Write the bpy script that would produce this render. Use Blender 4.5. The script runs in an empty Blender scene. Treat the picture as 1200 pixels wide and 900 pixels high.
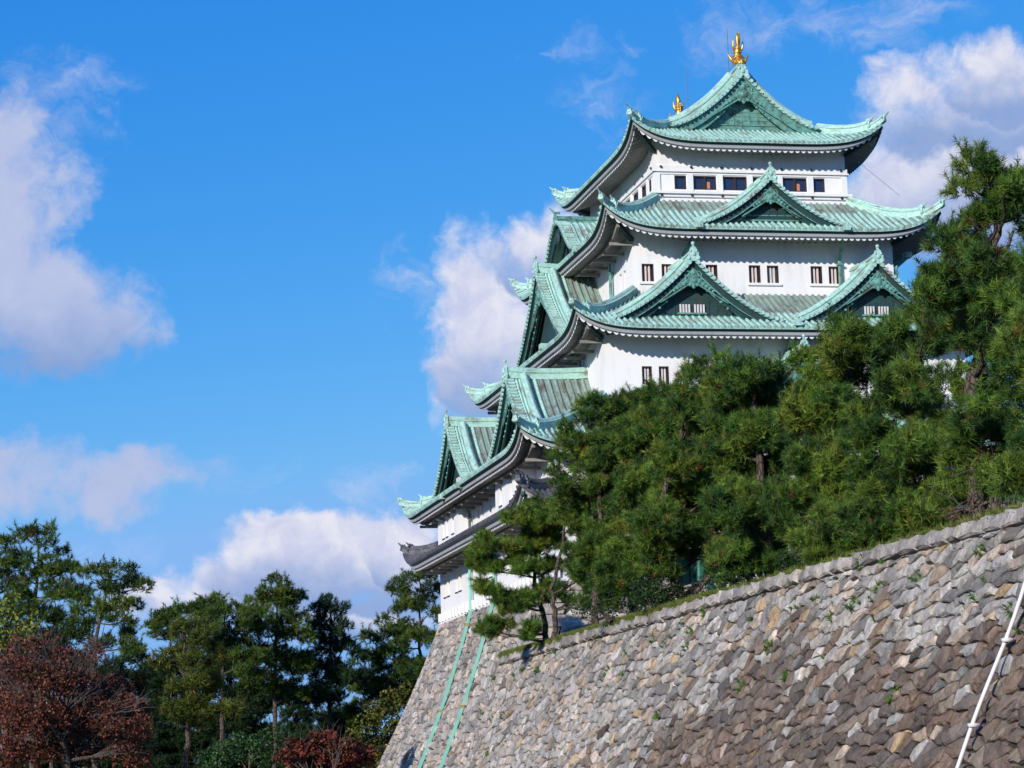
import bpy, math, random
import numpy as np
from mathutils import Vector, Matrix
PI=math.pi
rnd=random.Random(7); RNG=np.random.default_rng(7)
SC=bpy.context.scene; COL=SC.collection

# ------------------------------------------------------------------ camera
CY,CP,CR=0.2098,0.1597,0.0294
CAM=np.array([-47.3501,-156.8714,-11.6856]); FPX=2957.96
CF=np.array([math.sin(CY)*math.cos(CP),math.cos(CY)*math.cos(CP),math.sin(CP)])
_r=np.array([math.cos(CY),-math.sin(CY),0]); _u=np.cross(_r,CF)
CRr=math.cos(CR)*_r-math.sin(CR)*_u; CU=np.cross(CRr,CF)
cd=bpy.data.cameras.new('camera'); cam=bpy.data.objects.new('camera',cd); COL.objects.link(cam)
cd.sensor_width=36; cd.lens=FPX/1200*36; cd.clip_start=0.5; cd.clip_end=6000
cam.matrix_world=Matrix(((CRr[0],CU[0],-CF[0],CAM[0]),(CRr[1],CU[1],-CF[1],CAM[1]),(CRr[2],CU[2],-CF[2],CAM[2]),(0,0,0,1)))
SC.camera=cam
def at(px,py,d):   # world point seen at a photo pixel, d metres ahead of the camera
    return CAM+(CF+CRr*(px-600)/FPX-CU*(py-450)/FPX)*d

# ------------------------------------------------------------------ light
SUN_EL=math.radians(19.5); SUN_AZ=math.radians(225)      # compass azimuth, +Y north, +X east
tosun=Vector((math.sin(SUN_AZ)*math.cos(SUN_EL),math.cos(SUN_AZ)*math.cos(SUN_EL),math.sin(SUN_EL)))
sl=bpy.data.lights.new('sun','SUN'); sl.energy=4.8; sl.angle=math.radians(0.5); sl.color=(1,.955,.88)
so=bpy.data.objects.new('sun',sl); COL.objects.link(so); so.rotation_euler=tosun.to_track_quat('Z','Y').to_euler()
SC.view_settings.view_transform='Standard'; SC.view_settings.look='None'; SC.view_settings.gamma=1
SC.view_settings.exposure=0.0; SC.view_settings.use_curve_mapping=False
W=bpy.data.worlds.new('World'); SC.world=W; W.use_nodes=True
SC.render.engine='CYCLES'

class NT:
    def __init__(s,t): s.t=t; s.n=t.nodes; s.l=t.links
    def new(s,k,**kw):
        n=s.n.new(k)
        for a,b in kw.items(): setattr(n,a,b)
        return n
    def put(s,sock,v):
        if isinstance(v,bpy.types.NodeSocket): s.l.new(v,sock)
        elif v is not None: sock.default_value=v
    def m(s,op,a,b=None,c=None,clamp=False):
        n=s.new('ShaderNodeMath',operation=op,use_clamp=clamp)
        s.put(n.inputs[0],a); s.put(n.inputs[1],b); s.put(n.inputs[2],c); return n.outputs[0]
    def vm(s,op,a,b=None):
        n=s.new('ShaderNodeVectorMath',operation=op); s.put(n.inputs[0],a); s.put(n.inputs[1],b)
        return n.outputs['Value'] if op in('LENGTH','DOT_PRODUCT') else n.outputs[0]
    def mix(s,f,a,b):
        n=s.new('ShaderNodeMix',data_type='RGBA'); s.put(n.inputs[0],f)
        s.put(n.inputs[6],a if not isinstance(a,tuple) else (*a,1)[:4]); s.put(n.inputs[7],b if not isinstance(b,tuple) else (*b,1)[:4]); return n.outputs[2]
    def noise(s,vec,scale,detail=3,rough=.55,dist=0,out='Fac'):
        n=s.new('ShaderNodeTexNoise'); s.put(n.inputs['Vector'],vec); n.inputs['Scale'].default_value=scale
        n.inputs['Detail'].default_value=detail; n.inputs['Roughness'].default_value=rough; n.inputs['Distortion'].default_value=dist
        return n.outputs[out]
    def ramp(s,f,lo,hi):   # smooth step from lo to hi
        n=s.new('ShaderNodeMapRange',interpolation_type='SMOOTHSTEP'); s.put(n.inputs[0],f)
        n.inputs[1].default_value=lo; n.inputs[2].default_value=hi; return n.outputs[0]

def build_world():
    g=NT(W.node_tree); g.n.clear()
    out=g.new('ShaderNodeOutputWorld'); bg=g.new('ShaderNodeBackground')
    sky=g.new('ShaderNodeTexSky',sky_type='NISHITA'); sky.sun_disc=False
    sky.sun_elevation=SUN_EL; sky.sun_rotation=SUN_AZ; sky.altitude=0; sky.air_density=1.0; sky.dust_density=.3; sky.ozone_density=2.5
    sr=g.new('ShaderNodeSeparateColor'); g.put(sr.inputs[0],sky.outputs[0]); scol=g.new('ShaderNodeCombineColor')
    for i,(k,e) in enumerate(((1.0,2.1),(.70,.92),(.98,.38))):   # clear dry autumn air: deeper blue than the sky model's default
        g.put(scol.inputs[i],g.m('MULTIPLY',g.m('POWER',g.m('MINIMUM',g.m('MULTIPLY',sr.outputs[i],SKY_S),(.50,.66,.80)[i]),e),k/SKY_S))
    tc=g.new('ShaderNodeTexCoord').outputs['Generated']
    sp=g.new('ShaderNodeSeparateXYZ'); g.put(sp.inputs[0],tc)
    az=g.m('ARCTAN2',sp.outputs[0],sp.outputs[1]); el=g.m('ARCSINE',sp.outputs[2])
    # warp the compass coordinates so cloud outlines billow
    cx=g.new('ShaderNodeCombineXYZ'); g.put(cx.inputs[0],az); g.put(cx.inputs[1],el)
    P=cx.outputs[0]
    wn=g.noise(P,26,5,.6,out='Color'); wv=g.vm('SUBTRACT',wn,(.5,.5,.5))
    sc=g.new('ShaderNodeVectorMath',operation='SCALE'); g.put(sc.inputs[0],wv); sc.inputs[3].default_value=.035
    Pw=g.vm('ADD',P,sc.outputs[0])
    dens=None; low=None; thin=None
    lav=None
    for (px,py,rx,ry,st,*lv) in CLOUDS:
        rx*=1.10; ry*=1.10
        d=(CF+CRr*(px-600)/FPX-CU*(py-450)/FPX); d/=np.linalg.norm(d)
        a=math.atan2(d[0],d[1]); e=math.asin(d[2]); k=1/FPX
        o=g.vm('SUBTRACT',Pw,(a,e,0)); o=g.vm('DIVIDE',o,(rx*k,ry*k,1))
        l=g.vm('LENGTH',o); b=g.m('MULTIPLY',g.m('SUBTRACT',1,g.m('MULTIPLY',l,l)),st)
        if st<.7: thin=b if thin is None else g.m('MAXIMUM',thin,b); continue
        if lv: lb=g.m('MULTIPLY',g.ramp(b,-.6,0),lv[0]); lav=lb if lav is None else g.m('MAXIMUM',lav,lb)
        dens=b if dens is None else g.m('MAXIMUM',dens,b)
        if st>=.9:   # underside of the heavy clouds: height inside the cloud, for grey bases
            so_=g.new('ShaderNodeSeparateXYZ'); g.put(so_.inputs[0],o)
            q=g.m('MULTIPLY',g.ramp(g.m('MULTIPLY',so_.outputs[1],-1),-.15,.75),g.ramp(b,-.25,.15))
            low=q if low is None else g.m('MAXIMUM',low,q)
    fine=g.noise(Pw,30,9,.56)
    bil=g.noise(P,70,6,.6,.6)
    dd=g.m('ADD',dens,g.m('ADD',g.m('MULTIPLY',g.m('SUBTRACT',fine,.5),2.5),g.m('MULTIPLY',g.m('SUBTRACT',bil,.5),.8)))
    cov=g.ramp(dd,-.10,.85)
    tf=g.noise(g.vm('MULTIPLY',Pw,(1,1.6,1)),38,8,.6,.6)
    tc_=g.m('MULTIPLY',g.ramp(g.m('ADD',thin,g.m('MULTIPLY',g.m('SUBTRACT',tf,.5),2.4)),.0,1.3),.62)
    cov=g.m('MAXIMUM',cov,tc_)
    # broken cloud over the rest of the sky, outside the photographed part
    sh=g.m('ADD',g.m('MULTIPLY',g.ramp(fine,.45,.7),.15),g.m('MULTIPLY',bil,.5))
    white=g.mix(g.ramp(bil,.30,.70),(.66,.68,.88),(.88,.87,.95))
    white=g.mix(lav,white,(.45,.53,.80))
    grey=(.23,.36,.68)
    cc=g.mix(g.m('MULTIPLY',low,.85),white,grey)
    br=g.new('ShaderNodeMix',data_type='RGBA',blend_type='MULTIPLY'); br.inputs[0].default_value=1
    g.put(br.inputs[6],cc); br.inputs[7].default_value=(CLOUD_B,)*3+(1,)
    g.put(bg.inputs[0],g.mix(g.m('MULTIPLY',cov,.93),scol.outputs[0],br.outputs[2])); bg.inputs[1].default_value=SKY_S
    g.l.new(bg.outputs[0],out.inputs[0])
SKY_S=.12; CLOUD_B=1/.12*.95
#         px   py   rx  ry  strength
CLOUDS=[(15,260,100,140,.8,.75),(70,370,120,70,.95,.6),(20,350,120,90,.95,.75),(70,95,75,45,.6),(90,150,50,45,.55),(60,200,60,40,.5),
        (590,390,85,125,1.15),(640,290,50,50,.9),(560,440,60,70,.8),(500,340,60,50,.28),
        (1150,190,150,125,1.2),(1060,220,80,80,1.1),(1190,110,80,60,1.0),(1100,120,80,60,.9),(1180,90,70,50,.9),(1080,230,80,60,.9),
        (1010,20,150,45,.5),(880,30,90,45,.5),(690,60,60,25,.25),(700,125,50,35,.25),
        (150,560,120,42,.8,.85),(30,560,90,45,.8,.85),(260,545,80,25,.3),(445,565,50,25,.55),
        (390,655,150,62,1.4),(330,690,130,35,1.2),(480,640,60,50,1.2),(300,690,130,42,1.1),(190,695,70,28,.75),(330,620,80,22,.4),(420,720,110,32,.9),
        (1000,170,60,40,.35),(120,640,60,30,.45),(790,330,10,10,.1)]
build_world()
# ------------------------------------------------------------------ materials
def mat(name,rough=.6,metal=0,spec=.5):
    m=bpy.data.materials.new(name); m.use_nodes=True; g=NT(m.node_tree); b=g.n['Principled BSDF']
    b.inputs['Roughness'].default_value=rough; b.inputs['Metallic'].default_value=metal; b.inputs['Specular IOR Level'].default_value=spec
    return m,g,b
def objco(g): return g.new('ShaderNodeTexCoord').outputs['Object']
def bump(g,b,h,st,dist=.02):
    n=g.new('ShaderNodeBump'); n.inputs['Strength'].default_value=st; n.inputs['Distance'].default_value=dist
    g.put(n.inputs['Height'],h); g.put(b.inputs['Normal'],n.outputs[0])
def m_plaster(name,col,dirt=.25,dcol=(.36,.34,.31)):
    m,g,b=mat(name,.85,spec=.2); P=objco(g)
    st=g.vm('MULTIPLY',P,(1.5,1.5,.16)); n=g.noise(st,1.3,7,.68,.4); n2=g.noise(P,.35,4,.6); n3=g.noise(P,9,4,.6)
    f=g.m('MULTIPLY',g.ramp(g.m('ADD',g.m('MULTIPLY',n,.6),g.m('MULTIPLY',n2,.5)),.5,.85),dirt)
    c=g.mix(f,col,dcol); c=g.mix(g.m('MULTIPLY',g.ramp(n3,.55,.8),.06),c,(.5,.5,.5)); g.put(b.inputs['Base Color'],c); bump(g,b,n3,.15); return m
def m_copper(name,base,dark,rust,amt,streak=True):
    m,g,b=mat(name,.62,spec=.35); P=objco(g); uv=g.new('ShaderNodeUVMap').outputs[0]
    n1=g.noise(P,.9,5,.65); n2=g.noise(P,5.5,4,.65)
    su=g.vm('MULTIPLY',uv,(3.2,.35,1)); n3=g.noise(su,1.3,5,.65) if streak else g.noise(P,2.5,5,.65)
    sh=g.vm('MULTIPLY',uv,(1.0,3.1,1)); n4=g.noise(sh,1.0,2,.5)
    c=g.mix(g.ramp(n2,.35,.7),base,tuple(x*.72 for x in base))
    c=g.mix(g.m('MULTIPLY',g.ramp(n3,.45,.72),amt),c,dark)
    c=g.mix(g.m('MULTIPLY',g.ramp(g.m('MULTIPLY',n1,g.m('ADD',n3,.5)),.5,.72),amt),c,rust)
    c=g.mix(g.m('MULTIPLY',g.ramp(n4,.5,.75),.25*amt),c,tuple(min(1,x*1.25) for x in base))
    g.put(b.inputs['Base Color'],c); bump(g,b,n2,.25,.03); return m
M={}
M['plaster']=m_plaster('white_plaster',(.81,.785,.78),.42,(.40,.375,.34))
M['trim']=m_plaster('trim_plaster',(.76,.75,.74),.3)
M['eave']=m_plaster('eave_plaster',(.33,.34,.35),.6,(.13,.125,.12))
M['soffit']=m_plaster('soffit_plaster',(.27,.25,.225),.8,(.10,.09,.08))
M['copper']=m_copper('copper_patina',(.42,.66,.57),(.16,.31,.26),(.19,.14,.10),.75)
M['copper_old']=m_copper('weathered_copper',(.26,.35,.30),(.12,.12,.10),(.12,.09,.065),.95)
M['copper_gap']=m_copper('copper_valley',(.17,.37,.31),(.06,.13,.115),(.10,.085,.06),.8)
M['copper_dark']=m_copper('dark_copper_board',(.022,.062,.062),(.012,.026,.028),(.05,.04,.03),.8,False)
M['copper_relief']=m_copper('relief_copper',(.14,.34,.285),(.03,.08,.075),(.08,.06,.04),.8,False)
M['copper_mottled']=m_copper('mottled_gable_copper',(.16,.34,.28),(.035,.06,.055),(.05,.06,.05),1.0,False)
M['kawara']=None
m,g,b=mat('grey_tile',.5,spec=.5); P=objco(g); n=g.noise(P,3,4,.6)
g.put(b.inputs['Base Color'],g.mix(g.ramp(n,.35,.7),(.055,.055,.07),(.15,.145,.16))); bump(g,b,n,.2); M['kawara']=m
def simple(name,col,rough=.6,metal=0,var=.3,sc=4,spec=.5):
    m,g,b=mat(name,rough,metal,spec); n=g.noise(objco(g),sc,4,.6)
    g.put(b.inputs['Base Color'],g.mix(n,tuple(c*(1-var) for c in col),tuple(min(1,c*(1+var)) for c in col))); bump(g,b,n,.2); return m
M['gold']=simple('gold_leaf',(.88,.47,.09),.42,.85,.25,9)
M['wood']=simple('brown_frame',(.035,.022,.018),.5)
M['bar']=simple('plaster_bar',(.62,.58,.57),.8)
M['red']=simple('red_shutter',(.26,.06,.045),.7)
M['black']=simple('dark_opening',(.012,.012,.014),.8)
M['slot']=simple('grey_slot_shutter',(.36,.33,.31),.8)
M['metal']=simple('grey_metal',(.4,.4,.42),.4,.8)
M['pipe']=simple('pale_green_pipe',(.22,.50,.40),.6,0,.25,1.2)
M['whitepipe']=simple('white_hose',(.72,.70,.72),.55,0,.15,2)
M['brass']=simple('brass_band',(.42,.30,.10),.5,.3)
m,g,b=mat('window_glass',.06,spec=.8); b.inputs['Base Color'].default_value=(.02,.025,.06,1); M['glass']=m
M['curtain']=simple('orange_curtain',(.5,.2,.12),.8)
m,g,b=mat('castle_stone',.9,spec=.25)
at_=g.new('ShaderNodeAttribute',attribute_name='Col').outputs['Color']; P=objco(g)
n=g.noise(P,2.2,6,.7); n2=g.noise(P,9,5,.7); n3=g.noise(P,.8,5,.6,1.0)
c=g.mix(g.ramp(n,.32,.68),g.vm('MULTIPLY',at_,(.70,.68,.645)),g.vm('MULTIPLY',at_,(1.44,1.38,1.30)))
c=g.mix(g.m('MULTIPLY',g.ramp(n2,.56,.75),.45),c,(.52,.5,.46))
c=g.mix(g.m('MULTIPLY',g.ramp(g.noise(P,.9,5,.75,.5),.60,.70),.6),c,(.40,.24,.11))
c=g.mix(g.m('MULTIPLY',g.ramp(g.noise(P,.28,5,.7,.5),.5,.66),.5),c,(.17,.145,.125))
c=g.mix(g.m('MULTIPLY',g.ramp(g.noise(P,6,3,.6),.62,.72),.5),c,(.10,.085,.075))
g.put(b.inputs['Base Color'],c); bump(g,b,g.m('ADD',n2,g.m('MULTIPLY',n,1.5)),.8,.09); M['stone']=m
m,g,b=mat('wall_core',1,spec=.1); n=g.noise(objco(g),6,4,.6)
g.put(b.inputs['Base Color'],g.mix(n,(.03,.026,.022),(.10,.09,.075))); bump(g,b,n,.6,.05); M['core']=m
def m_leaf(name,trans=.25,rough=.55):
    m,g,b=mat(name,rough,spec=.25); a=g.new('ShaderNodeAttribute',attribute_name='Col').outputs['Color']
    g.put(b.inputs['Base Color'],a)
    t=g.new('ShaderNodeBsdfTranslucent'); g.put(t.inputs[0],a); x=g.new('ShaderNodeMixShader'); x.inputs[0].default_value=trans*.7
    g.l.new(b.outputs[0],x.inputs[1]); g.l.new(t.outputs[0],x.inputs[2]); g.l.new(x.outputs[0],g.n['Material Output'].inputs[0]); return m
M['needle']=m_leaf('pine_needles',.22); M['leaf']=m_leaf('broad_leaves',.3)
m,g,b=mat('pine_bark',.9,spec=.2); P=objco(g); v=g.new('ShaderNodeTexVoronoi',feature='DISTANCE_TO_EDGE'); g.put(v.inputs['Vector'],g.vm('MULTIPLY',P,(1,1,.4))); v.inputs['Scale'].default_value=7
n=g.noise(P,4,4,.6); f=g.ramp(v.outputs['Distance'],.0,.12)
g.put(b.inputs['Base Color'],g.mix(f,(.03,.022,.018),g.mix(n,(.07,.052,.042),(.16,.125,.105)))); bump(g,b,f,.8,.05); M['bark']=m
M['twig']=simple('grey_twig',(.09,.07,.065),.8)
m,g,b=mat('ground_earth',1,spec=.1); P=objco(g); n=g.noise(P,.15,6,.7)
g.put(b.inputs['Base Color'],g.mix(g.ramp(n,.4,.6),(.05,.075,.025),(.13,.10,.07))); bump(g,b,g.noise(P,3,4,.7),.5,.1); M['ground']=m
M['grass']=m_leaf('grass_blades',.3)
M['green_paint']=simple('green_paint',(.03,.13,.12),.5)

# ------------------------------------------------------------------ mesh helpers
class MB:
    def __init__(s): s.v=[]; s.f=[]; s.mi=[]; s.uv=[]; s.mats=[]
    def mt(s,m):
        if m not in s.mats: s.mats.append(m)
        return s.mats.index(m)
    def add(s,vs,fs,m,uv=None):
        o=len(s.v); s.v.extend([tuple(map(float,p)) for p in vs]); s.uv.extend(uv if uv else [(p[0]+p[1],p[2]) for p in vs])
        k=s.mt(m)
        for f in fs: s.f.append(tuple(o+i for i in f)); s.mi.append(k)
    def grid(s,rows,m,uv=None,close=False):
        R,C=len(rows),len(rows[0]); vs=[p for r in rows for p in r]; fs=[]
        for i in range(R-1):
            for j in range(C if close else C-1):
                a=i*C+j; b=i*C+(j+1)%C; fs.append((a,b,b+C,a+C))
        s.add(vs,fs,m,[q for r in uv for q in r] if uv else None)
    def box(s,fr,a0,a1,b0,b1,c0,c1,m):  # fr maps local (a,b,c) to world
        vs=[fr(a,b,c) for c in(c0,c1) for b in(b0,b1) for a in(a0,a1)]
        s.add(vs,[(0,2,3,1),(4,5,7,6),(0,1,5,4),(2,6,7,3),(0,4,6,2),(1,3,7,5)],m)
    def tube(s,path,r,m,n=7,cap=True):
        path=[Vector(p) for p in path]; rows=[]; N=len(path)
        rs=r if isinstance(r,(list,tuple)) else [r]*N
        prev=None
        for i,p in enumerate(path):
            t=(path[min(i+1,N-1)]-path[max(i-1,0)]).normalized()
            if prev is None:
                u=t.cross(Vector((0,0,1)))
                if u.length<.1: u=t.cross(Vector((0,1,0)))
            else: u=prev-t*prev.dot(t)
            u.normalize(); prev=u; w=t.cross(u)
            rows.append([p+(u*math.cos(2*PI*k/n)+w*math.sin(2*PI*k/n))*rs[i] for k in range(n)])
        s.grid(rows,m,close=True)
        if cap:
            s.add(rows[0],[tuple(range(n))[::-1]],m); s.add(rows[-1],[tuple(range(n))],m)
    def sweep(s,path,prof,m,side=None,cap=True):   # profile of (sideways, up) swept along a path, kept upright
        path=[Vector(p) for p in path]; rows=[]; N=len(path)
        for i,p in enumerate(path):
            t=path[min(i+1,N-1)]-path[max(i-1,0)]
            sd=Vector(side) if side else Vector((t.y,-t.x,0)); sd.normalize(); t.normalize()
            up=sd.cross(t); 
            if up.z<0: up=-up
            rows.append([p+sd*a+up*b for a,b in prof])
        d=0; uv=[]
        for i in range(N):
            if i: d+=(path[i]-path[i-1]).length
            uv.append([(k*.13,d) for k in range(len(prof))])
        s.grid(rows,m,uv,close=True)
        if cap: s.add(rows[0],[tuple(range(len(prof)))],m); s.add(rows[-1],[tuple(range(len(prof)))[::-1]],m)
    def ball(s,c,rx,ry,rz,m,fr=None,n=8,k=6):
        fr=fr or (lambda a,b,c_:(a,b,c_)); rows=[]
        for i in range(k+1):
            t=PI*i/k; rows.append([fr(c[0]+rx*math.sin(t)*math.cos(2*PI*j/n),c[1]+ry*math.sin(t)*math.sin(2*PI*j/n),c[2]+rz*math.cos(t)) for j in range(n)])
        s.grid(rows,m,close=True)
    def build(s,name,parent=None,smooth=False):
        me=bpy.data.meshes.new(name); me.from_pydata(s.v,[],s.f)
        for m in s.mats: me.materials.append(m)
        me.polygons.foreach_set('material_index',s.mi)
        uvl=me.uv_layers.new(name='UVMap'); li=np.empty(len(me.loops),np.int32); me.loops.foreach_get('vertex_index',li)
        uvl.data.foreach_set('uv',np.array(s.uv,np.float32)[li].ravel())
        if smooth: me.polygons.foreach_set('use_smooth',[True]*len(s.f))
        me.update(); o=bpy.data.objects.new(name,me); COL.objects.link(o)
        if parent is not None: o.parent=parent
        return o
def thing(name,label,cat,loc=(0,0,0),group=None):
    o=bpy.data.objects.new(name,None); COL.objects.link(o); o.location=loc; o.empty_display_size=.5
    o['label']=label; o['category']=cat
    if group: o['group']=group
    return o
def tag(o,label,cat,group=None):
    o['label']=label; o['category']=cat
    if group: o['group']=group
    return o
def struct(o,kind='structure'): o['kind']=kind; return o
# ------------------------------------------------------------------ castle keep (origin = centre of the tower, top of the stone base, x east, y north)
keep=thing('castle_keep','white five storey castle keep with green copper roofs and golden fish on its ridge','castle')
FR={'S':lambda s,q,z:(s,-q,z),'N':lambda s,q,z:(-s,q,z),'E':lambda s,q,z:(q,s,z),'W':lambda s,q,z:(-q,-s,z)}
def shifted(fr,s0): return lambda s,q,z: fr(s+s0,q,z)
def lin(a,b,n): return [a+(b-a)*i/(n-1) for i in range(n)]
jit=lambda a:(rnd.random()-.5)*2*a

class Tier:
    def __init__(t,a,b,A,B,ze,zt,lift,R=7.5,k=.25):
        t.a,t.b,t.A,t.B,t.ze,t.zt,t.lift,t.k=a,b,A,B,ze,zt,lift,k; t.rc=R/(.5*(A-a+B-b))
    def dims(t,side):   # eave half length, top half length, eave q, top q
        return (t.A,t.a,t.B,t.b) if side in 'SN' else (t.B,t.b,t.A,t.a)
    def z(t,side,s,v):
        L,l,Q,q=t.dims(side); c=max(0,(L-abs(s))/(L-l))
        return t.ze+(t.zt-t.ze)*(v*(1-t.k)+t.k*v*v)+t.lift*max(0,1-c/t.rc)**5*(1 if c<1.3 else 1)
    def eave(t,side,s,d):  # eave height used under the overhang: same lift along the mitre
        L,l,Q,q=t.dims(side); c=max(0,(L-abs(s))/(L-l)); return t.ze+t.lift*max(0,1-c/t.rc)**5

def half_rib(mb,path,r,m,sd,uv0,n=5,disc=True):
    # half-round tile roll along a path; sd = unit sideways vector
    rows=[];uv=[];d=0;N=len(path);path=[Vector(p) for p in path];sd=Vector(sd)
    for i,p in enumerate(path):
        t=(path[min(i+1,N-1)]-path[max(i-1,0)]).normalized(); up=sd.cross(t)
        if up.z<0: up=-up
        if i: d+=(path[i]-path[i-1]).length
        rows.append([p+sd*(r*math.cos(PI*k/(n-1)))+up*(r*1.15*math.sin(PI*k/(n-1))) for k in range(n)]); uv.append([(uv0+k*.05,d) for k in range(n)])
    mb.grid(rows,m,uv)
    if disc:
        t=(path[0]-path[1]).normalized(); up=sd.cross(t); up=-up if up.z<0 else up; R=r*1.2; c=path[0]+up*r*.25
        ring=lambda q,rr:[c+t*q+sd*(rr*math.cos(2*PI*k/8))+up*(rr*math.sin(2*PI*k/8)) for k in range(8)]
        mb.grid([ring(-.10,R),ring(.03,R)],m,close=True); mb.add(ring(.03,R),[tuple(range(8))],m); 

HIP=[(-.22,-.15),(-.22,.2),(-.28,.22),(-.28,.30),(-.18,.33),(-.11,.46),(0,.52),(.11,.46),(.18,.33),(.28,.30),(.28,.22),(.22,.2),(.22,-.15)]
HIP_S=[(a*.75,b*.7) for a,b in HIP]
def oni(mb,fr,s,q,z,sc,m,ball=True):
    """ridge-end plate: stepped shield with scrolls, a boss and a ball or spike on top; faces outward (+q)"""
    f=lambda a,b,c: fr(s+a*sc,q+b*sc,z+c*sc)
    out=[(-.42,-.1),(-.5,.12),(-.36,.3),(-.38,.5),(-.24,.66),(-.2,.86),(0,.98),(.2,.86),(.24,.66),(.38,.5),(.36,.3),(.5,.12),(.42,-.1)]
    n=len(out); fv=[f(a,.1,c) for a,c in out]; bv=[f(a,-.1,c) for a,c in out]
    mb.add(fv,[tuple(range(n))],m); mb.add(bv,[tuple(range(n))[::-1]],m); mb.grid([fv,bv],m,close=True)
    mb.ball((0,.12,.42),.16,.09,.17,m,f); mb.ball((-.34,.1,.08),.14,.1,.13,m,f); mb.ball((.34,.1,.08),.14,.1,.13,m,f)
    mb.ball((-.22,.1,.62),.09,.08,.1,m,f); mb.ball((.22,.1,.62),.09,.08,.1,m,f)
    if ball: mb.box(f,-.07,.07,-.06,.06,.95,1.08,m); mb.ball((0,0,1.17),.14,.14,.14,m,f)

def make_roof(t,name,sp,mtile,mold,wave=.4,sides='SWEN',kaw=False,old=2):
    roof=MB(); 
    for sd in sides:
        L,l,Q,q0=t.dims(sd); fr=FR[sd]; slope_mat=mtile
        nc=44; nr=7; rows=[];uv=[]
        for i in range(nr):
            v=i/(nr-1); h=L-(L-l)*v; rows.append([fr(x*h,Q-(Q-q0)*v,t.z(sd,x*h,v)) for x in lin(-1,1,nc)]); uv.append([(x*h,v*(Q-q0)) for x in lin(-1,1,nc)])
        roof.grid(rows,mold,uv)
        n=int(2*L/sp); s_=[-L+ (2*L-n*sp)/2+sp*(i+.5) for i in range(n)]; fv=FR[sd](1,0,0)
        for s in s_:
            c=(L-abs(s))/(L-l); ve=min(1,c)
            if ve<.06: continue
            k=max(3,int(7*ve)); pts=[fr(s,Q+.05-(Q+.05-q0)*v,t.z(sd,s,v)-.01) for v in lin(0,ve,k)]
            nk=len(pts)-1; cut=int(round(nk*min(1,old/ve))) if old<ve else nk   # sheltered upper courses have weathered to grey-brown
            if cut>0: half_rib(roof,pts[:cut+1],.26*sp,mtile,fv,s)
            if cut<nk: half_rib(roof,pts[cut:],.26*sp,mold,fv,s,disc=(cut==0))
        # pendant edge tiles between the rolls
        for s in s_:
            x0,x1=s-.5*sp,s+.5*sp; zz=lambda x:t.z(sd,max(-L,min(L,x)),0)
            roof.add([fr(x0+.02,Q+.04,zz(x0)+.02),fr(x0+.02,Q+.04,zz(x0)-.10),fr(x0,Q+.04,zz(x0)-.13),fr(x1,Q+.04,zz(x1)-.13),fr(x1,Q+.04,zz(x1)+.02)],[(0,1,2,3,4)],mtile)
    ro=roof.build('roof',keep)
    # eave: dark underside of the tiles, plaster fascia, then the scalloped soffit
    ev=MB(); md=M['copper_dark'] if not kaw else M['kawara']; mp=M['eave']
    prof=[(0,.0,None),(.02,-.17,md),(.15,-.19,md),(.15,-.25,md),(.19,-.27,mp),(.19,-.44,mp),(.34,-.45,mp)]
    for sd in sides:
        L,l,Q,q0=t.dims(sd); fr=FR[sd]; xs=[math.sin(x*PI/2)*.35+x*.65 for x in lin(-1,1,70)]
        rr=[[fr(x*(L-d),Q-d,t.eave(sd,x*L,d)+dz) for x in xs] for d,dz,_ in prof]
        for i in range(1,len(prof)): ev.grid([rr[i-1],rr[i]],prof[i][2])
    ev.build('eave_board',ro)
    so=MB(); wq={id(t):None}
    for sd in sides:
        L,l,Q,q0=t.dims(sd); fr=FR[sd]; sw=t.wall[1] if sd in 'SN' else t.wall[0]
        n=int(2*L/wave*6); xs=lin(-L,L,n+1); rows=[]
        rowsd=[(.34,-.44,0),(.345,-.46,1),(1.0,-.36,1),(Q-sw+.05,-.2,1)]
        for d,dz,w in rowsd:
            r=[]
            for x in xs:
                lim=L-d; xx=max(-lim,min(lim,x)); r.append(fr(xx,Q-d,t.eave(sd,xx+(d if xx>0 else -d)*.8,d)+dz-w*.17*abs(math.sin(PI*x/wave))))
            rows.append(r)
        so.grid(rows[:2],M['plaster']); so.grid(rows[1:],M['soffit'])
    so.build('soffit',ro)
    # hip ridges
    mh=mtile
    for sx in(-1,1):
        for sy in(-1,1):
            hp=MB()
            def P(v,dz=0): 
                return Vector((sx*(t.A-(t.A-t.a)*v),sy*(t.B-(t.B-t.b)*v),t.ze+(t.zt-t.ze)*(v*(1-t.k)+t.k*v*v)+t.lift*max(0,1-v/t.rc)**5+dz))
            pts=[P(v,.04+.22*max(0,.45-v)**2*4) for v in lin(.2,1,14)]; hp.sweep(pts,HIP,mh)
            pts=[P(v,.0+.25*max(0,.25-v)**2*8) for v in lin(-.02,.24,6)]; hp.sweep(pts,HIP_S,mh)
            dg=Vector((sx*(t.A-t.a),sy*(t.B-t.b),0)).normalized(); tg=Vector((-dg.y,dg.x,0))
            for v,sc in((.2,.62),(-.02,.42)):
                c=P(v,.12); f2=lambda a,b_,cc:tuple(c+tg*a+dg*b_+Vector((0,0,cc)))
                oni(hp,f2,0,0.05,0,sc,mh,False)
                e=c+Vector((0,0,.75*sc)); hp.tube([e-dg*.2,e+dg*.15+Vector((0,0,.05)),e+dg*.38+Vector((0,0,.24))],[.08,.075,.03],mh,6)
            # wooden hip rafter end capped with copper, seen under the corner
            a=P(0.10,-.42); b_=Vector((sx*t.wall[0],sy*t.wall[1],t.ze-.30)); hp.sweep([a,a*.5+b_*.5,b_],[(-.13,-.16),(-.13,.1),(.13,.1),(.13,-.16)],M['copper_dark'])
            hp.build('hip_ridge',ro)
    return ro
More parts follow.
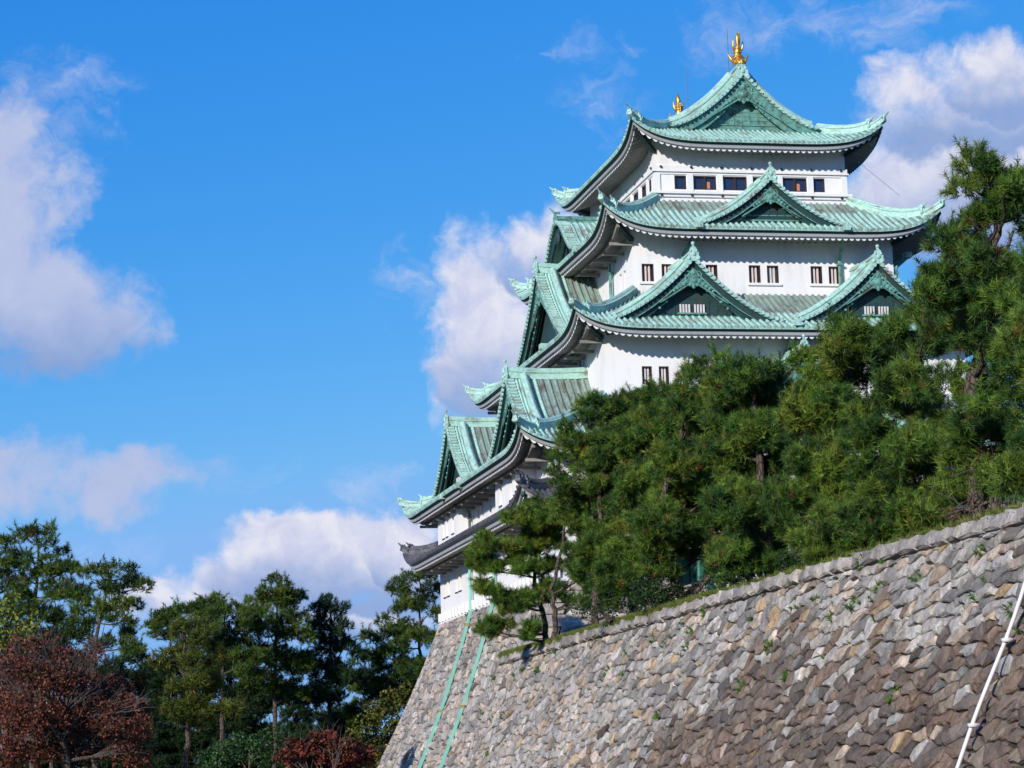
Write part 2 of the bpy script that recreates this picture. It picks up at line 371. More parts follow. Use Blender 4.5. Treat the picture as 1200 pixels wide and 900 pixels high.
def brackets(t,ro,side_list='SW',step=2.1,dz=-.62):
    mb=MB()
    for sd in side_list:
        L,l,Q,q0=t.dims(sd); fr=FR[sd]; wq=t.wall[1] if sd in 'SN' else t.wall[0]; wl=t.wall[0] if sd in 'SN' else t.wall[1]
        qb=wq+(Q-wq)*.52
        pts=[fr(s,qb,t.eave(sd,s,0)*1.0+dz+.06) for s in lin(-(L-.9),L-.9,30)]; mb.sweep(pts,[(-.09,-.10),(-.09,.14),(.09,.14),(.09,-.10)],M['soffit'])
        n=int(2*wl/step)
        for i in range(n+1):
            s=-wl+2*wl*i/n; z=t.eave(sd,s,0)+dz-.12
            mb.box(fr,s-.10,s+.10,wq-.02,qb+.2,z-.14,z+.04,M['soffit'])
    mb.build('bracket_beam',ro)

def make_gable(side,s0,w,za,zb,qf,qb,k=.6,sp=.36,mt=None,window=0,wallback=.75,bh=.62,ridge=True,relief=1.0,dark=None,wmat=None):
    mt=mt or M['copper']; md=dark or M['copper_dark']; fr=shifted(FR[side],s0); H=za-zb
    zc=lambda p: za-H*((abs(p)/w)*(1+k)-k*(p/w)**2)+ (.16*max(0,(abs(p)/w-.82)/.18)**2)
    sv=Vector(FR[side](1,0,0)); qv=Vector(FR[side](0,1,0)); mb=MB()
    for sg in(-1,1):
        ps=lin(0,w,14)
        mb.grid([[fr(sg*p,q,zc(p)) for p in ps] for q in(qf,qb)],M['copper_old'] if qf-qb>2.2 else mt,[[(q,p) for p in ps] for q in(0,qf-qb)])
        mb.grid([[fr(sg*p,q,zc(p)-.10) for p in ps] for q in(qf,qf-wallback-.1)],md)
        mb.grid([[fr(sg*p,qf,zc(p)+d) for p in ps] for d in(0,-.10)],mt)
        # rolls running down the slope, behind the descending ridge
        q=qf-1.32; i=0
        while q>qb:
            pts=[fr(sg*p,q,zc(p)) for p in lin(.2,w,9)]
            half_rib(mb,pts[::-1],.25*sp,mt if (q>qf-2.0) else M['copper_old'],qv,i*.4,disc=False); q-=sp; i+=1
        # two long plain rolls outside the descending ridge
        for dq in(.60,.80):
            half_rib(mb,[fr(sg*p,qf-dq,zc(p)) for p in lin(w,.2,11)],.085,mt,qv,dq*3,disc=False)
        # verge tiles: short rolls with round ends all along the edge
        arc=0; p=.25; lastp=p
        while p<w:
            sl=(zc(p+.02)-zc(p-.02))/.04; tv=(sv*sg+Vector((0,0,sl))).normalized()
            a=Vector(fr(sg*p,qf+.10,zc(p)+.02)); b_=Vector(fr(sg*p,qf-.46,zc(p)+.02)); half_rib(mb,[a,b_],.105,mt,tv,p)
            p+=.33/math.sqrt(1+sl*sl)
    go=mb.build('gable',keep)
    # descending ridges and main ridge
    rb=MB(); dk=1.0 if ridge else 1.5; dpr=[(a,b*dk) for a,b in [(-.17,-.1),(-.17,.26),(-.22,.28),(-.22,.35),(-.1,.48),(0,.52),(.1,.48),(.22,.35),(.22,.28),(.17,.26),(.17,-.1)]]
    for sg in(-1,1):
        rb.sweep([fr(sg*p,qf-1.05,zc(p)+.02) for p in lin(.15,w*.93,14)],dpr,mt,side=qv)
        pe=w*.94; f2=lambda a,b_,c:tuple(Vector(fr(sg*pe,qf-1.05,zc(pe)))+qv*a*1.0+sv*sg*b_+Vector((0,0,c))); oni(rb,f2,0,0,.0,.42,mt,False)
    if ridge:
        rb.sweep([fr(0,q,za+.06-.10*math.sin(PI*min(1,(qf-q)/max(.1,qf-qb)))) for q in lin(qf-.12,qb,8)],[(-.24,-.15),(-.24,.22),(-.3,.24),(-.3,.3),(-.22,.32),(-.22,.44),(-.12,.54),(0,.58),(.12,.54),(.22,.44),(.22,.32),(.3,.3),(.3,.24),(.24,.22),(.24,-.15)],mt)
        oni(rb,fr,0,qf+.02,za-.05,.85,mt,True)
    rb.build('gable_ridge',go)
    # bargeboards: outer deep board and an inner moulded one
    bb=MB()
    for sg in(-1,1):
        ps=lin(0,w*.97,18)
        def board(q,th,o1,o2,m):
            zt_=[zc(p)-o1 for p in ps]; zb_=[zc(p)-o2*(1-.25*p/w) for p in ps]
            F0=[fr(sg*p,q,z) for p,z in zip(ps,zt_)]; F1=[fr(sg*p,q,z) for p,z in zip(ps,zb_)]; B1=[fr(sg*p,q-th,z) for p,z in zip(ps,zb_)]; B0=[fr(sg*p,q-th,z) for p,z in zip(ps,zt_)]
            bb.grid([F0,F1,B1,B0],m)
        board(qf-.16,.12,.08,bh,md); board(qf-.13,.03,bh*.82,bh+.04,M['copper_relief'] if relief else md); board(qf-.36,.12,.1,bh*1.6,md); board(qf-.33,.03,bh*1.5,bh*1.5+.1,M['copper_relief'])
    if relief:
        for sg in(-1,1):     # carved scrolls along the inner board
            for i in range(int(w*2.2)):
                p=.5+i*.40
                if p>w*.42: break
                bb.ball((sg*p,qf-.33,zc(p)-bh*1.45-.05*math.sin(i*2)),.09+.03*(i%2),.06,.08,M['copper_relief'],fr,7,5)
    bb.build('bargeboard',go)
    # gable wall
    gw=MB(); q=qf-wallback; ps=lin(-w,w,31)
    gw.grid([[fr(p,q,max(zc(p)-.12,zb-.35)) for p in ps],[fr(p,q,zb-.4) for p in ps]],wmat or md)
    zl=zb+.35
    for zz in (zb+.12,zb+.42):
        hw=w*(.97-.9*(zz-zb)/H*.8); gw.box(fr,-hw*.86,hw*.86,q,q+.06,zz,zz+.09,M['copper_relief'] if zz>zb+.2 else md)
    n=int(w*1.5)
    for i in range(-n,n+1):
        p=i*w*.75/n; top=zc(p)-bh*1.7
        if top>zb+.6 and not (window and abs(p)<window*.62): gw.box(fr,p-.03,p+.03,q,q+.035,zb+.52,top,md)
    zz=zb+.75
    while zz<za-bh*2.2:
        u=1-(zz-zb)/H; hw=w*max(0,u)**1.5*.72
        if hw>.4 and not window: gw.box(fr,-hw,hw,q+.002,q+.03,zz,zz+.05,M['copper_relief'] if int(zz*7)%3==0 else md)
        zz+=.27
    wo=gw.build('gable_wall',go)
    if window:
        wn=MB(); wz0=zb+.72; wh=.50
        for sg in(-1,1):
            c=sg*window*.30; hw=window*.24
            wn.box(fr,c-hw,c+hw,q+.01,q+.05,wz0,wz0+wh,M['black'])
            for j in range(4): x=c-hw+2*hw*(j+.5)/4; wn.box(fr,x-hw*.14,x+hw*.14,q+.05,q+.12,wz0,wz0+wh,M['bar'])
        wn.box(fr,-window*.6,window*.6,q+.02,q+.12,wz0-.1,wz0,M['copper_relief'])
        wn.build('window',wo)
    # pendant carving and leaf scrolls below the apex
    orn=MB(); zo=za-bh*2.0*(1 if w>5 else .9); sc=.25*math.sqrt(w)*relief; f=lambda a,b_,c: fr(a*sc,qf-.20+b_*sc,zo+c*sc); mr=M['copper_relief']
    if relief:
        orn.ball((0,0,0),.62,.16,.6,mr,f,12,8); orn.ball((0,.1,0),.36,.16,.35,mr,f,10,6); orn.ball((0,.1,.75),.22,.14,.3,mr,f); orn.ball((0,.05,-.6),.2,.12,.28,mr,f)
        for sg in(-1,1):
            for (a,c,r) in((.62,-.12,.34),(.98,-.38,.28),(1.3,-.62,.24),(1.62,-.84,.2),(1.95,-1.08,.17),(.5,.42,.22),(.35,-.5,.2),(.78,.05,.2)): orn.ball((sg*a,.02,c),r,.12,r*.8,mr,f)
            pts=[f(sg*x,0,-.15-.62*x+.0) for x in lin(.3,3.4,8)]; orn.tube(pts,[.10*sc]*7+[.05*sc],mr,5)
            pts=[f(sg*(.5+.33*math.cos(a)),.1,.5+.33*math.sin(a)) for a in lin(-.5,4.2,8)]; orn.tube(pts,.06*sc,mr,5)
        orn.build('pendant_carving',go)
    return go

# tiers: wall half sizes then roofs --------------------------------------------------
T5=Tier(4.9,7.3,8.2,10.54,27.83,29.35,1.35,7.5,.1); T5.wall=(6.25,8.57)
T4=Tier(6.25,8.57,10.8,12.95,21.72,24.40,1.45,7.5);  T4.wall=(8.4,10.5)
T3=Tier(8.4,10.5,13.6,16.2,14.96,18.05,1.15,7.5);    T3.wall=(11.4,14.0)
T2=Tier(11.4,14.0,17.95,20.0,7.45,11.0,1.15,7.5);    T2.wall=(15.73,17.8)
T1=Tier(15.73,17.8,17.95,19.95,4.18,5.15,1.1,7.0);    T1.wall=(15.73,17.8)
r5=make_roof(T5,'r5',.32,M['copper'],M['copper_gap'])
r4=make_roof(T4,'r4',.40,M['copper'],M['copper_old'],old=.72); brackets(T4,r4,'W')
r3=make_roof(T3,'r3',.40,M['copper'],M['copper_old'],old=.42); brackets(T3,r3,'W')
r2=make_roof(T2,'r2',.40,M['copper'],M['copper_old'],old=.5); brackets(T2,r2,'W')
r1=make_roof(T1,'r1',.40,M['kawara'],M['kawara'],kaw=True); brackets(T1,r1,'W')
r5['label']='topmost copper roof with the golden fish on its ridge'; r4['label']='second copper roof from the top'; r3['label']='third copper roof from the top'
r2['label']='lowest copper roof'; r1['label']='grey clay tiled skirt roof above the first storey'
# crowning gables on the top roof (front and back), then dormer gables on the lower roofs
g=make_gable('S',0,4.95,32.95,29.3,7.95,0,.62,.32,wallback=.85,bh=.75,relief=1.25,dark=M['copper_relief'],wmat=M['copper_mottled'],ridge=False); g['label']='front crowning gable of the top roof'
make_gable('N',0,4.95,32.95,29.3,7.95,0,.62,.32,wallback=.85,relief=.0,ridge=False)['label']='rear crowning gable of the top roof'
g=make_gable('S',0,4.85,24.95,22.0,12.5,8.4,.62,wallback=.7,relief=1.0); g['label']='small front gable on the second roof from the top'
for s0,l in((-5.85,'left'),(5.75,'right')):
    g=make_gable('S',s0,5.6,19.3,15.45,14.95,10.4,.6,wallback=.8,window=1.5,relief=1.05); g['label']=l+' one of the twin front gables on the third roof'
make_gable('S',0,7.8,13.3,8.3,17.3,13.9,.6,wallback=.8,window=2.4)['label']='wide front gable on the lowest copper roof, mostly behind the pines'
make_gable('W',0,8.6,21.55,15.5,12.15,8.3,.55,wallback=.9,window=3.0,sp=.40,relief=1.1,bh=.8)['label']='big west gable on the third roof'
make_gable('W',9.95,6.6,12.95,8.2,16.45,11.3,.55,wallback=.9,window=2.2,sp=.42)['label']='near one of the two west gables on the lowest copper roof'
make_gable('W',-9.95,6.6,12.95,8.2,16.45,11.3,.55,wallback=.9,window=2.2,sp=.42)['label']='far one of the two west gables on the lowest copper roof'
# bow-fronted gable on the west side of the second roof
def bow_gable():
    fr=shifted(FR['W'],0); w,zb,H,qf,qb=4.6,22.15,2.6,10.7,6.3; qv=Vector(FR['W'](0,1,0)); sv=Vector(FR['W'](1,0,0))
    zc=lambda p: zb+H*(.5+.5*math.cos(PI*min(1,abs(p)/w)))**.9+.25*max(0,abs(p)/w-.8)
    mb=MB(); ps=lin(-w,w,41)
    mb.grid([[fr(p,q,zc(p)) for p in ps] for q in(qf,qb)],M['copper'],[[(q,p) for p in ps] for q in(0,4)])
    q=qf-.75
    while q>qb: half_rib(mb,[fr(p,q,zc(p)) for p in lin(-w,w,25)],.09,M['copper'],qv,q,disc=False); q-=.4
    p=-w
    while p<w:
        sl=(zc(p+.02)-zc(p-.02))/.04; tv=(sv+Vector((0,0,sl))).normalized(); half_rib(mb,[fr(p,qf+.1,zc(p)+.02),fr(p,qf-.6,zc(p)+.02)],.12,M['copper'],tv,p); p+=.34/math.sqrt(1+sl*sl)
    go=mb.build('gable',keep); go['label']='bow-fronted west gable on the second roof from the top'
    rb=MB(); rb.sweep([fr(0,q,zc(0)+.02) for q in(qf-.1,8.5,qb)],HIP,M['copper_relief']); oni(rb,fr,0,qf+.03,zc(0)-.1,.8,M['copper_relief'],False)
    e=Vector(fr(0,qf,zc(0)+.75)); rb.tube([e-qv*.3,e+qv*.1,e+qv*.4+Vector((0,0,.3))],[.1,.08,.03],M['copper_relief'],6); rb.build('gable_ridge',go)
    bb=MB(); F=[[fr(p,qf-.15,zc(p)-o) for p in ps] for o in(.05,.75)]; B=[[fr(p,qf-.3,zc(p)-o) for p in ps] for o in(.75,.05)]; bb.grid([F[0],F[1],B[0],B[1]],M['copper_dark']); bb.build('bargeboard',go)
    gw=MB(); gw.grid([[fr(p,qf-1.0,zc(p)-.1) for p in ps],[fr(p,qf-1.0,zb-.4) for p in ps]],M['copper_dark']); gw.ball((0,qf-.1,zb+H-1.0),.5,.2,.45,M['copper_dark'],fr); gw.build('gable_wall',go)
bow_gable()
# main ridge, golden fish, lightning rods
mr=MB(); mr.sweep([(0,y,33.0+.18*abs(y/8)**3) for y in lin(-7.7,7.7,15)],[(-.3,-.3),(-.3,.2),(-.37,.22),(-.37,.3),(-.27,.33),(-.27,.5),(-.15,.64),(0,.68),(.15,.64),(.27,.5),(.27,.33),(.37,.3),(.37,.22),(.3,.2),(.3,-.3)],M['copper'])
for sd in 'SN': oni(mr,FR[sd],0,7.72,32.75,.95,M['copper'],False)
mr.build('roof_ridge',keep)
def golden_fish(y,s,lab):
    """leaping sea-bream roof finial: head down on the ridge, body arched up, forked tail, side and back fins"""
    mb=MB(); f=lambda a,b,c:(a*.9,y+s*b*.9,33.55+c*.9); G=M['gold']
    path=[f(0,.55,.22),f(0,.25,.32),f(0,-.08,.52),f(0,-.25,.85),f(0,-.24,1.2),f(0,-.1,1.52),f(0,.05,1.78)]
    mb.tube(path,[.18,.30,.33,.28,.21,.15,.10],G,12)
    mb.ball((0,.5,.22),.3,.26,.22,G,f); mb.ball((0,.75,.15),.2,.2,.1,G,f); mb.ball((0,.72,.3),.19,.18,.1,G,f)
    for a in(-1,1): mb.ball((a*.22,.5,.38),.09,.1,.09,G,f,6,5)
    for i in range(7):   # spines on the back
        t=i/6; z=.45+t*1.1; b=-.48-.12*math.sin(t*3); p=f(0,b,z); q=f(0,b-.26,z+.16); r=f(0,b+.1,z+.22); u=f(.06,b+.1,z+.05); v=f(-.06,b+.1,z+.05); mb.add([p,q,r,u,v],[(0,1,3),(1,2,3),(0,4,1),(1,4,2)],G)
    # scale rings
    for i in range(2,6):
        c=Vector(path[i]); rr=[.0,0,.42,.36,.28,.2][i]; t=(Vector(path[i+1])-Vector(path[i-1])).normalized(); u=Vector((1,0,0)); w=t.cross(u)
        mb.tube([c+(u*math.cos(a)+w*math.sin(a))*rr for a in lin(0,2*PI,13)],.035,G,5,False)
    fo=mb.build('golden_fish',keep,True); fo['label']=lab
    def fin(name,pts,th=.05):
        fb=MB(); n=len(pts); A=[f(a+th,b,c) for a,b,c in pts]; B=[f(a-th,b,c) for a,b,c in pts]
        fb.add(A,[tuple(range(n))],G); fb.add(B,[tuple(range(n))[::-1]],G); fb.grid([A,B],G,close=True); fb.build(name,fo)
    fb=MB(); fb.tube([f(0,.0,1.7),f(.03,-.1,2.0),f(-.02,-.06,2.3),f(.07,.05,2.62)],[.13,.17,.12,.02],G,8); fb.build('tail_fin',fo,True)
    fin('back_fin',[(0,.0,1.6),(0,-.18,1.95),(0,-.1,2.35),(0,.05,2.6),(0,.12,2.15),(0,.35,2.45),(0,.4,2.05),(0,.2,1.75)],.07)
    for a in(-1,1):
        fb=MB(); fb.tube([f(a*.24,-.05,.35),f(a*.42,.05,.42),f(a*.60,.0,.68),f(a*.74,-.08,1.0)],[.08,.11,.09,.03],G,6); fb.build('side_fin',fo,True)
        fb=MB(); fb.tube([f(a*.14,-.15,1.25),f(a*.30,-.1,1.38),f(a*.36,-.05,1.66),f(a*.36,0,2.0)],[.06,.08,.07,.02],G,6); fb.build('side_fin',fo,True)
golden_fish(-7.1,-1,'golden fish finial at the front end of the ridge'); golden_fish(7.3,1,'golden fish finial at the far end of the ridge')
for y,z0,z1 in((-4.9,33.6,36.9),(4.9,33.6,37.3)):
    mb=MB(); mb.tube([(0,y,z0),(0,y,z1-.5),(0,y,z1)],[.035,.03,.012],M['metal'],6); mb.ball((0,y,z0+.05),.09,.09,.09,M['metal']); mb.build('lightning_rod',keep)

# ------------------------------------------------------------------ storey walls with real openings
def wall_face(mb,fr,s0,s1,z0,z1,q,ops,m,depth=.3):
    ss=sorted({s0,s1,*[o[0] for o in ops],*[o[1] for o in ops]}); zs=sorted({z0,z1,*[o[2] for o in ops],*[o[3] for o in ops]})
    for i in range(len(ss)-1):
        for j in range(len(zs)-1):
            cs,cz=(ss[i]+ss[i+1])/2,(zs[j]+zs[j+1])/2
            if any(o[0]<cs<o[1] and o[2]<cz<o[3] for o in ops): continue
            mb.add([fr(ss[i],q,zs[j]),fr(ss[i+1],q,zs[j]),fr(ss[i+1],q,zs[j+1]),fr(ss[i],q,zs[j+1])],[(0,1,2,3)],m)
    for a,b,c,d in ops:
        P=[(a,c),(b,c),(b,d),(a,d)]; F=[fr(x,q,z) for x,z in P]; B=[fr(x,q-depth,z) for x,z in P]; mb.grid([F,B],m,close=True)
def window(fr,o,q,parent,kind,depth=.3,flip=0):
    a,b,c,d=o; mb=MB()
    if kind=='barred':      # dark frame, two pale bars, reddish shutter behind
        mb.box(fr,a,b,q-depth-.02,q-depth,c,d,M['black']); w=b-a
        mb.box(fr,a+w*.12,b-w*.12,q-depth,q-depth+.05,c,d-.03,M['red'] if flip%3 else M['slot'])
        for e0,e1 in((a+.001,a+.07),(b-.07,b-.001)): mb.box(fr,e0,e1,q-depth,q-.03,c,d,M['wood'])
        mb.box(fr,a,b,q-depth,q-.02,d-.07,d-.001,M['wood'])
        for k in(.36,.66): mb.box(fr,a+w*k-.05,a+w*k+.05,q-.24,q-.14,c+.001,d-.07,M['bar'])
    elif kind=='slot':      # narrow deep slot closed with a plain plaster shutter
        mb.box(fr,a,b,q-depth-.02,q-depth,c,d,M['slot']); mb.box(fr,a-.02,b+.02,q+.003,q+.05,c-.10,c-.02,M['wood'])
    elif kind=='glass':
        mb.box(fr,a,b,q-depth-.02,q-depth,c,d,M['black']); mb.box(fr,a+.05,b-.05,q-depth+.02,q-depth+.05,c+.05,d-.05,M['glass'])
        ed=.08
        mb.box(fr,a+.001,a+ed,q-depth,q-.03,c,d,M['wood']); mb.box(fr,b-ed,b-.001,q-depth,q-.03,c,d,M['wood'])
        mb.box(fr,a+ed,b-ed,q-depth,q-.035,c+.001,c+ed,M['wood']); mb.box(fr,a+ed,b-ed,q-depth,q-.035,d-ed,d-.001,M['wood'])
        if b-a>1: 
            x=(a+b)/2; mb.box(fr,x-.06,x+.06,q-depth+.05,q-.04,c+ed,d-ed,M['wood'])
            if flip in(2,5): mb.box(fr,x+.12,x+.36,q-depth+.05,q-depth+.07,c+ed+.02,d-.35,M['curtain'])
    return mb.build('window',parent)
def storey(hx,hy,z0,z1,ops,kind,label,depth=.3,m=None,bat=0):
    mb=MB(); m=m or M['plaster']
    for sd in 'SWEN':
        L,q=(hx,hy) if sd in'SN' else (hy,hx); wall_face(mb,FR[sd],-L,L,z0,z1,q,ops.get(sd,[]),m,depth)
    o=mb.build('storey_wall',keep); o['label']=label
    for sd in 'SWEN':
        L,q=(hx,hy) if sd in'SN' else (hy,hx)
        for i,op in enumerate(ops.get(sd,[])): window(FR[sd],op,q,o,kind(sd) if callable(kind) else kind,depth,i+1)
    return o
# top storey: continuous gallery of framed windows between mouldings
gS=[(-5.08,-4.31),(-3.84,-2.36),(-1.92,-.35),(.0,1.56),(2.01,3.59),(4.04,4.78)]
gS=[(a+.07,b+.07,25.12,26.02) for a,b in gS]
gW=[(s-.7,s+.7,25.12,26.02) for s in(-6.6,-4.6,-2.5,-.4,1.7,3.8,5.9)]+[(7.0,7.6,25.12,26.02)]
s5=storey(6.25,8.57,24.2,28.6,{'S':gS,'N':gS,'W':gW,'E':gW},'glass','top storey wall with a row of brown framed windows',.22)
tr=MB()
for sd in 'SWEN':
    L,q=(6.25,8.57) if sd in'SN' else (8.57,6.25); fr=FR[sd]; e=0.003 if sd in 'SN' else 0
    def band(z0,z1,pr,m=M['trim']): tr.box(fr,-L-pr-e,L+pr+e,q-.05,q+pr+e,z0,z1,m)
    band(26.26+.07,26.62,.10); band(26.22,26.33,.17); band(24.80,24.97,.30); band(24.62,24.80,.14); band(24.30,24.46,.16); band(26.02+.06,26.20,.06)
    ops=gS if sd in'SN' else gW; posts=[-L+.0,L-.0]+[(ops[i][1]+ops[i+1][0])/2 for i in range(len(ops)-1)]
    for p in posts:
        hw=.19; p=max(-L+hw-.08,min(L-hw+.08,p)); tr.box(fr,p-hw,p+hw,q-.02,q+.085,24.97,26.08,M['trim'])
    for i in range(int(2*L/2.05)+1):
        p=-L+.35+i*(2*L-.7)/int(2*L/2.05); 
        for z in(26.52,24.70): tr.ball((p,q+.17,z),.09,.07,.09,M['wood'],fr,6,5)
tr.build('moulding',s5)
def pairs(cs,w,gap,z0,z1): return [(c+k*(w+gap)/2-w/2,c+k*(w+gap)/2+w/2,z0,z1) for c in cs for k in(-1,1)]
def sills(cs,hw,z,sd,q,parent,m=None):
    mb=MB()
    for c in cs: mb.box(FR[sd],c-hw,c+hw,q-.02,q+.12,z-.16,z-.04,m or M['trim'])
    mb.build('window_sill',parent)
o4={'S':[(-7.86,-7.1,18.82,19.92),(-6.6,-5.84,18.82,19.92)]+pairs([-4.0,-.07,3.93],.75,.42,18.82,19.92)+[(5.9,6.65,18.82,19.92),(7.1,7.85,18.82,19.92)],
    'W':[(7.05,7.6,18.7,19.9),(8.1,8.65,18.7,19.9)]+pairs([-7.8],.55,.5,18.7,19.9)}
o4['N']=o4['S']; o4['E']=o4['W']
s4=storey(8.4,10.5,17.6,22.2,o4,lambda sd:'barred' if sd in'SN' else 'slot','fourth storey wall')
sills([-4.0,-.07,3.93],1.08,18.80,'S',10.5,s4); sills([-6.85],1.2,18.8,'S',10.5,s4)
o3={'S':pairs([-8.2,-5.7,0,4.0,8.2],.62,.42,11.85,12.95),'W':pairs([-10.3,10.6],.55,.6,11.85,12.95)}; o3['N']=o3['S']; o3['E']=[]
o3['W']=[]
s3=storey(11.4,14.0,10.4,15.6,o3,'barred','third storey wall'); sills([-8.2,-5.7,0,4.0,8.2],.95,11.82,'S',14.0,s3)
wc=[-13.2,-11.2,-1.9,.7,13.9]
o2={'W':[(-s-.32,-s+.32,5.55,6.95) for s in(3.2,1.95,-.85)],'S':pairs([-13.5,-9,-4.5,0,4.5,9,13.5],.6,.5,5.6,6.9)}
o2['W']=[(-3.55,-2.9,5.3,6.75),(-2.3,-1.6,5.3,6.75),(.2,1.2-.2,5.3,6.75)]
o2['N']=o2['S']; o2['E']=pairs([-12,-6,0,6,12],.6,.5,5.6,6.9)
s2=storey(15.73,17.8,4.3,8.4,o2,'slot','second storey wall')
c1=[15.3,10.9,5.7,.4,-4.8,-10,-15]
o1={'W':pairs([-c for c in c1],.95,.35,1.75,3.25),'S':pairs([-13,-7.8,-2.6,2.6,7.8,13],.7,.5,1.75,3.25)}; o1['E']=o1['W']; o1['N']=o1['S']
s1=storey(15.73,17.8,0,4.6,o1,'slot','first storey wall above the stone base',.35)
lg=MB()
for sd in 'SW':
    L,q=(15.73,17.8) if sd in'SN' else (17.8,15.73); fr=FR[sd]
    lg.box(fr,-L-.12,L+.12,q-.05,q+.12,-.06,.10,M['plaster'])
    n=int(2*L/1.2)
    for i in range(n+1):
        p=-L+.15+i*(2*L-.3)/n; lg.box(fr,p-.26,p+.26,q-.02,q+.2,.10,.68,M['plaster'])
lg.build('foot_moulding',s1)
# projecting bays on the west side
for c,lab in((10.55,'near projecting bay of the second storey'),(-9.45,'far projecting bay of the second storey')):
    mb=MB(); fr=FR['W']; L=3.87; q=16.62
    cs=[-2.3,.75,2.05] if c>0 else [-.15,-1.7,1.75]
    if c<0: cs=[-1.65,-.35,1.75]
    ops=[(c+x-.42,c+x+.42,5.35,6.75) for x in cs]
    wall_face(mb,fr,c-L,c+L,4.3,8.0,q,ops,M['plaster'],.3)
    for e in(c-L,c+L): mb.add([fr(e,15.6,4.3),fr(e,q,4.3),fr(e,q,8.0),fr(e,15.6,8.0)],[(0,1,2,3)],M['plaster'])
    bo=mb.build('bay',keep); bo['label']=lab
    for i,op in enumerate(ops): window(fr,op,q,bo,'slot',.3)
# copper gutters' downpipes
def pipe(pts,r=.11,m=None,hop=True,lab=None):
    mb=MB(); m=m or M['copper_relief']; mb.tube(pts,r,m,7)
    if hop: p=pts[0]; mb.box(lambda a,b,c:(p[0]+a,p[1]+b,p[2]+c),-.22,.22,-.3,.3,-.05,.28,M['copper'])
    for q in pts[2:]: mb.box(lambda a,b,c:(q[0]+a,q[1]+b,q[2]+c),-.16,.16,-.16,.16,-.06,.06,m)
    o=mb.build('downpipe',keep)
    return o
pipe([(-13.55,-7.7,15.1),(-11.62,-9.2,14.2),(-11.62,-9.2,13.6),(-11.62,-9.2,11.2)])
pipe([(-10.75,-5.6,21.7),(-8.62,-5.7,20.9),(-8.62,-5.7,20.3),(-8.62,-5.7,17.9)])
pipe([(-17.9,-1.7,7.25),(-16.0,-5.9,6.6),(-15.95,-5.9,6.2),(-15.95,-5.9,4.9)])
pipe([(-17.9,4.2,7.25),(-16.0,5.1,6.45),(-15.97,5.1,6.1),(-15.97,5.1,4.8)])
pipe([(4.55,-12.9,21.7),(4.8,-10.75,20.4),(4.8,-10.72,20.0),(4.8,-10.72,18.2)])
pipe([(-4.85,-12.9,21.7),(-5.3,-10.75,20.4),(-5.3,-10.72,20.0),(-5.3,-10.72,18.2)])
pipe([(0,-16.15,15.1),(0,-14.9,14.2),(0,-14.22,13.9),(0,-14.22,11.5)],.16)
pipe([(9.4,-10.4,20.6),(8.7,-10.2,20.0),(8.65,-10.2,19.6),(8.65,-10.2,18)],.12)
pipe([(10.3,-12.4,22.5),(10.2,-10.9,21.0),(8.62,-9.6,20.2),(8.62,-9.6,18)],.10,hop=False)
for y in(5.6,-2.3):  pipe([(-15.95,y,3.6),(-15.95,y,.9),(-15.95,y,.0)],.11,M['pipe'],False)
mb=MB(); mb.tube([(7.3,-8.3,27.2),(9.2,-10.2,24.6)],.012,M['metal'],4); mb.ball((7.3,-8.3,27.2),.07,.07,.07,M['metal']); mb.build('stay_wire',keep)
# ------------------------------------------------------------------ stone facing built stone by stone
def clip(poly,a,b,c):   # keep a*x+b*y<=c
    out=[]; n=len(poly)
    for i in range(n):
        p,q=poly[i],poly[(i+1)%n]; dp=a*p[0]+b*p[1]-c; dq=a*q[0]+b*q[1]-c
        if dp<=0: out.append(p)
        if (dp<0<dq) or (dq<0<dp): t=dp/(dp-dq); out.append((p[0]+t*(q[0]-p[0]),p[1]+t*(q[1]-p[1])))
    return out
def cells(u0,u1,v0,v1,cw,ch,shear,seed,jt=.42,rowscale=None):
    """irregular stone outlines: Voronoi cells of jittered courses, in (u,v) metres, sheared"""
    r=np.random.default_rng(seed); nu=int((u1-u0)/cw)+4; nv=int((v1-v0)/ch)+4; S={}
    for j in range(-1,nv):
        off=r.random()*cw
        for i in range(-1,nu):
            S[i,j]=((i+.5)*cw+off*(j%2)*.5+.25*cw*(j%2)+r.uniform(-jt,jt)*cw,(j+.5)*ch+r.uniform(-jt,jt)*ch)
            if r.random()<.17: S[i,j]=None
    out=[]
    for j in range(0,nv-1):
        for i in range(0,nu-1):
            c=S[i,j]
            if c is None: continue
            poly=[(c[0]-2.2*cw,c[1]-2.2*ch),(c[0]+2.2*cw,c[1]-2.2*ch),(c[0]+2.2*cw,c[1]+2.2*ch),(c[0]-2.2*cw,c[1]+2.2*ch)]
            for dj in(-2,-1,0,1,2):
                for di in(-2,-1,0,1,2):
                    o=S.get((i+di,j+dj))
                    if (di or dj) and o is not None:
                        # metric scaled so that courses stay flat
                        ax,ay=(o[0]-c[0])/cw**2,(o[1]-c[1])/ch**2; mx,my=(o[0]+c[0])/2,(o[1]+c[1])/2
                        poly=clip(poly,ax,ay,ax*mx+ay*my)
                        if len(poly)<3: break
                if len(poly)<3: break
            if len(poly)<3: continue
            poly=[(u0+p[0]+shear*(v1-v0-p[1]),v0+p[1]) for p in poly]
            poly=clip(poly,-1,0,-u0); poly=clip(poly,1,0,u1) if poly else []; poly=clip(poly,0,-1,-v0) if poly else []; poly=clip(poly,0,1,v1) if poly else []
            if len(poly)>=3: out.append(poly)
    return out
